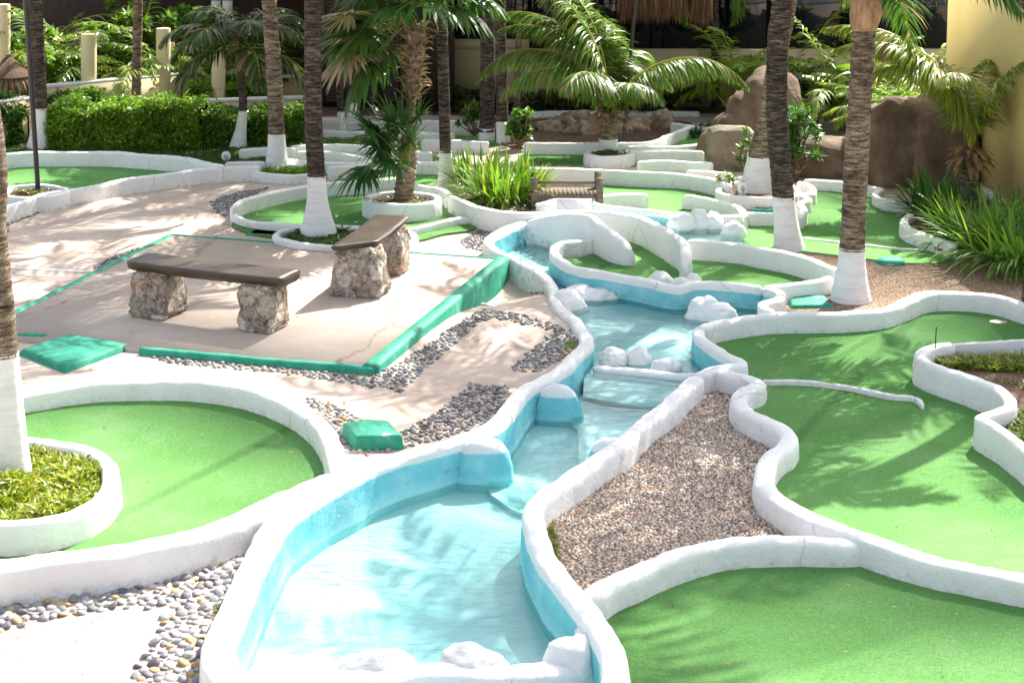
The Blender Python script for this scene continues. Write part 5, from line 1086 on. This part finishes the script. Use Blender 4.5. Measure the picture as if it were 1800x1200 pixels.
# brown artificial rock mound and boulders
def rocks(label, items, mat, name='boulder', cat='boulder', amp=.2, group=None, sq=.3):
    mb = MB()
    for k, (px, py, z, r) in enumerate(items):
        p = P(px, py, 0); blob(mb, (p[0], p[1], z), r, amp, 1.4, 4, k*5.7+px, None, -.05, sq)
    return tag(mb.build(name, mat, smooth=True), label, cat, group)
rocks('huge brown artificial rock mound in front of the cream wall', [(1610, 320, .5, (.75, .5, .78)), (1560, 312, .35, (.6, .5, .72)), (1650, 324, .4, (.5, .45, .72)), (1530, 306, .2, (.5, .4, .45))], M_boulder, 'rock_mound', 'rock mound', .16, sq=.5)
rocks('brown rock ledge with a smooth sloping top behind the shaded green', [(1450, 306, .22, (.55, .4, .36)), (1490, 306, .15, (.5, .4, .3))], M_boulder, 'rock_ledge', 'rock', .12)
rocks('tall pointed brown rock slope behind the boulder', [(1352, 262, .4, (.5, .6, .95)), (1325, 264, .28, (.5, .5, .74)), (1297, 266, .12, (.45, .45, .55)), (1268, 274, .0, (.4, .3, .45))], M_boulder, 'rock_slope', 'rock', .12)
rocks('squarish grey-green boulder left of the leaning palms', [(1285, 297, .25, (.38, .22, .42))], M_boulder_g, amp=.10, sq=.55)
SP = [(968, 232, .25, .15), (990, 228, .22, .17), (1015, 224, .28, .22), (1040, 230, .24, .16), (1010, 238, .18, .12), (1062, 236, .2, .14), (1090, 234, .26, .13), (1118, 232, .26, .2), (1140, 226, .16, .15), (1163, 226, .22, .24), (1033, 238, .2, .18)]
for k, (px, py, r_, h_) in enumerate(SP):
    rocks('rough field stone in the pile behind the young coconut palm, number %s from the left' % ['first', 'second', 'third', 'fourth', 'fifth', 'sixth', 'seventh', 'eighth', 'ninth', 'tenth', 'eleventh'][sorted(range(11), key=lambda q: SP[q][0]).index(k)], [(px, py, h_*.45, (r_, r_*.7, h_))], M_rock, 'field_stone', 'stone', .35, 'pile of field stones', .1)

# background planting (dark plants along the shaded wall, bright palms at top left and right)
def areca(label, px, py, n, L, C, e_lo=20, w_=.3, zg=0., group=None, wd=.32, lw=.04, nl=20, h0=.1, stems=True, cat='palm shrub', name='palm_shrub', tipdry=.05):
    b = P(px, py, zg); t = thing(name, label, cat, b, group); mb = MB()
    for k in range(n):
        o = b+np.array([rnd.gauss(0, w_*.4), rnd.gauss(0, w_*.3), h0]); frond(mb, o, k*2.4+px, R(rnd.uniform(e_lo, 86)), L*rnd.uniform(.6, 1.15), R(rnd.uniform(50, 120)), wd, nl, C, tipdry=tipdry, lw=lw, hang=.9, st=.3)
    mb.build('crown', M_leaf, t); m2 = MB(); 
    for k in range(3): tube(m2, [b+np.array([.06*(k-1), 0, 0]), b+np.array([.08*(k-1), 0, max(h0, .15)+.05])], .03, 6)
    m2.build('stem', M_bark_l, t)
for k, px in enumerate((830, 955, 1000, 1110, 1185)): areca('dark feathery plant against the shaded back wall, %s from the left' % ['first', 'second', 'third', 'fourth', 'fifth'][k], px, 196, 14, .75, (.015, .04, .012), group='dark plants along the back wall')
BG = [(35, 190, 2.6, (.26, .38, .04), 'yellow-green palm shrub at the top left corner'), (95, 192, 2.6, (.12, .24, .04), 'dark fan-leaved shrub behind the far left palm'), (205, 190, 2.5, (.2, .34, .05), 'feathery palm shrub between the first two full columns'), (245, 188, 2.6, (.25, .38, .05), 'bright palm shrub left of the second full column'), (335, 188, 2.2, (.16, .28, .05), 'green palm shrub right of the thin column'), (440, 178, 1.3, (.04, .09, .02), 'dark palm shrub behind the shorter column'), (145, 184, 2.1, (.2, .34, .05), 'tall palm shrub behind the thatched umbrella'),
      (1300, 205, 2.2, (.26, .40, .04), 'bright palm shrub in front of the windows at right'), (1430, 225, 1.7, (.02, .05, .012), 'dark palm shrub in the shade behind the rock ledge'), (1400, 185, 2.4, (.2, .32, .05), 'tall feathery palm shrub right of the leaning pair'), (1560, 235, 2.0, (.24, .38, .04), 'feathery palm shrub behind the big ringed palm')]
BG += [(1600, 268, 2.1, (.26, .40, .04), 'sunlit yellow-green palm shrub above the rock mound'), (1480, 232, 2.3, (.20, .34, .05), 'palm shrub between the leaning pair and the big ringed palm'), (1668, 285, 1.9, (.28, .40, .04), 'palm shrub squeezed between the rock mound and the cream wall')]
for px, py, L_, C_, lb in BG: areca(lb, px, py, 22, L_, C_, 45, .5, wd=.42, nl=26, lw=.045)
leafy_shrub('dense leafy bush at top left behind the lamp post', 60, 205, 0, 1.6, .9, 1500, .2, .07, (.2, .34, .05), rosettes=50)
leafy_shrub('dense leafy bush between the columns at top left', 225, 182, 0, 1.9, 1.2, 2600, .22, .07, (.18, .3, .04), rosettes=70)
leafy_shrub('leafy bush right of the columns at top left', 335, 180, 0, 1.9, .8, 1500, .2, .07, (.15, .27, .04), rosettes=50)

# fallen leaves and bits of debris
def litter(n, region, z, size, seed):
    pa = np.array([P(*p)[:2] for p in region]); X = rng.uniform(pa[:, 0].min(), pa[:, 0].max(), n*2); Y = rng.uniform(pa[:, 1].min(), pa[:, 1].max(), n*2); k = inside(pa.tolist(), X, Y) & ~inside(STREAM, X, Y); X = X[k][:n]; Y = Y[k][:n]; m = len(X)
    an = rng.uniform(0, 6.28, m); mb = MB(); blades(mb, np.stack([X, Y, np.full(m, z)+GH(X, Y)], 1), np.stack([np.cos(an), np.sin(an), np.full(m, .12)], 1), size*rng.uniform(.4, 1.3, m), size*.35, .2, cvar((.30, .19, .09), m, .5), 2, twist=.4)
    o = mb.build('leaf_litter', M_dry); o['kind'] = 'stuff'
litter(70, [(0, 360), (560, 300), (800, 400), (880, 540), (1000, 600), (700, 760), (560, 690), (0, 680)], .006, .05, 1)
litter(40, [(60, 700), (540, 740), (560, 830), (200, 950), (0, 950)], .034, .035, 2)
litter(110, [(1250, 600), (1800, 560), (1800, 1000), (1450, 900), (1400, 700)], .034, .035, 3)
litter(50, [(1080, 1060), (1500, 960), (1800, 1030), (1800, 1200), (1100, 1200)], .034, .03, 4)
litter(120, [(1380, 440), (1700, 440), (1800, 500), (1600, 520), (1480, 545)], .03, .04, 5)
litter(40, [(250, 440), (850, 460), (640, 640), (0, 570)], .056, .045, 6)
litter(16, [(0, 1090), (240, 1080), (220, 1200), (0, 1200)], .006, .03, 7)
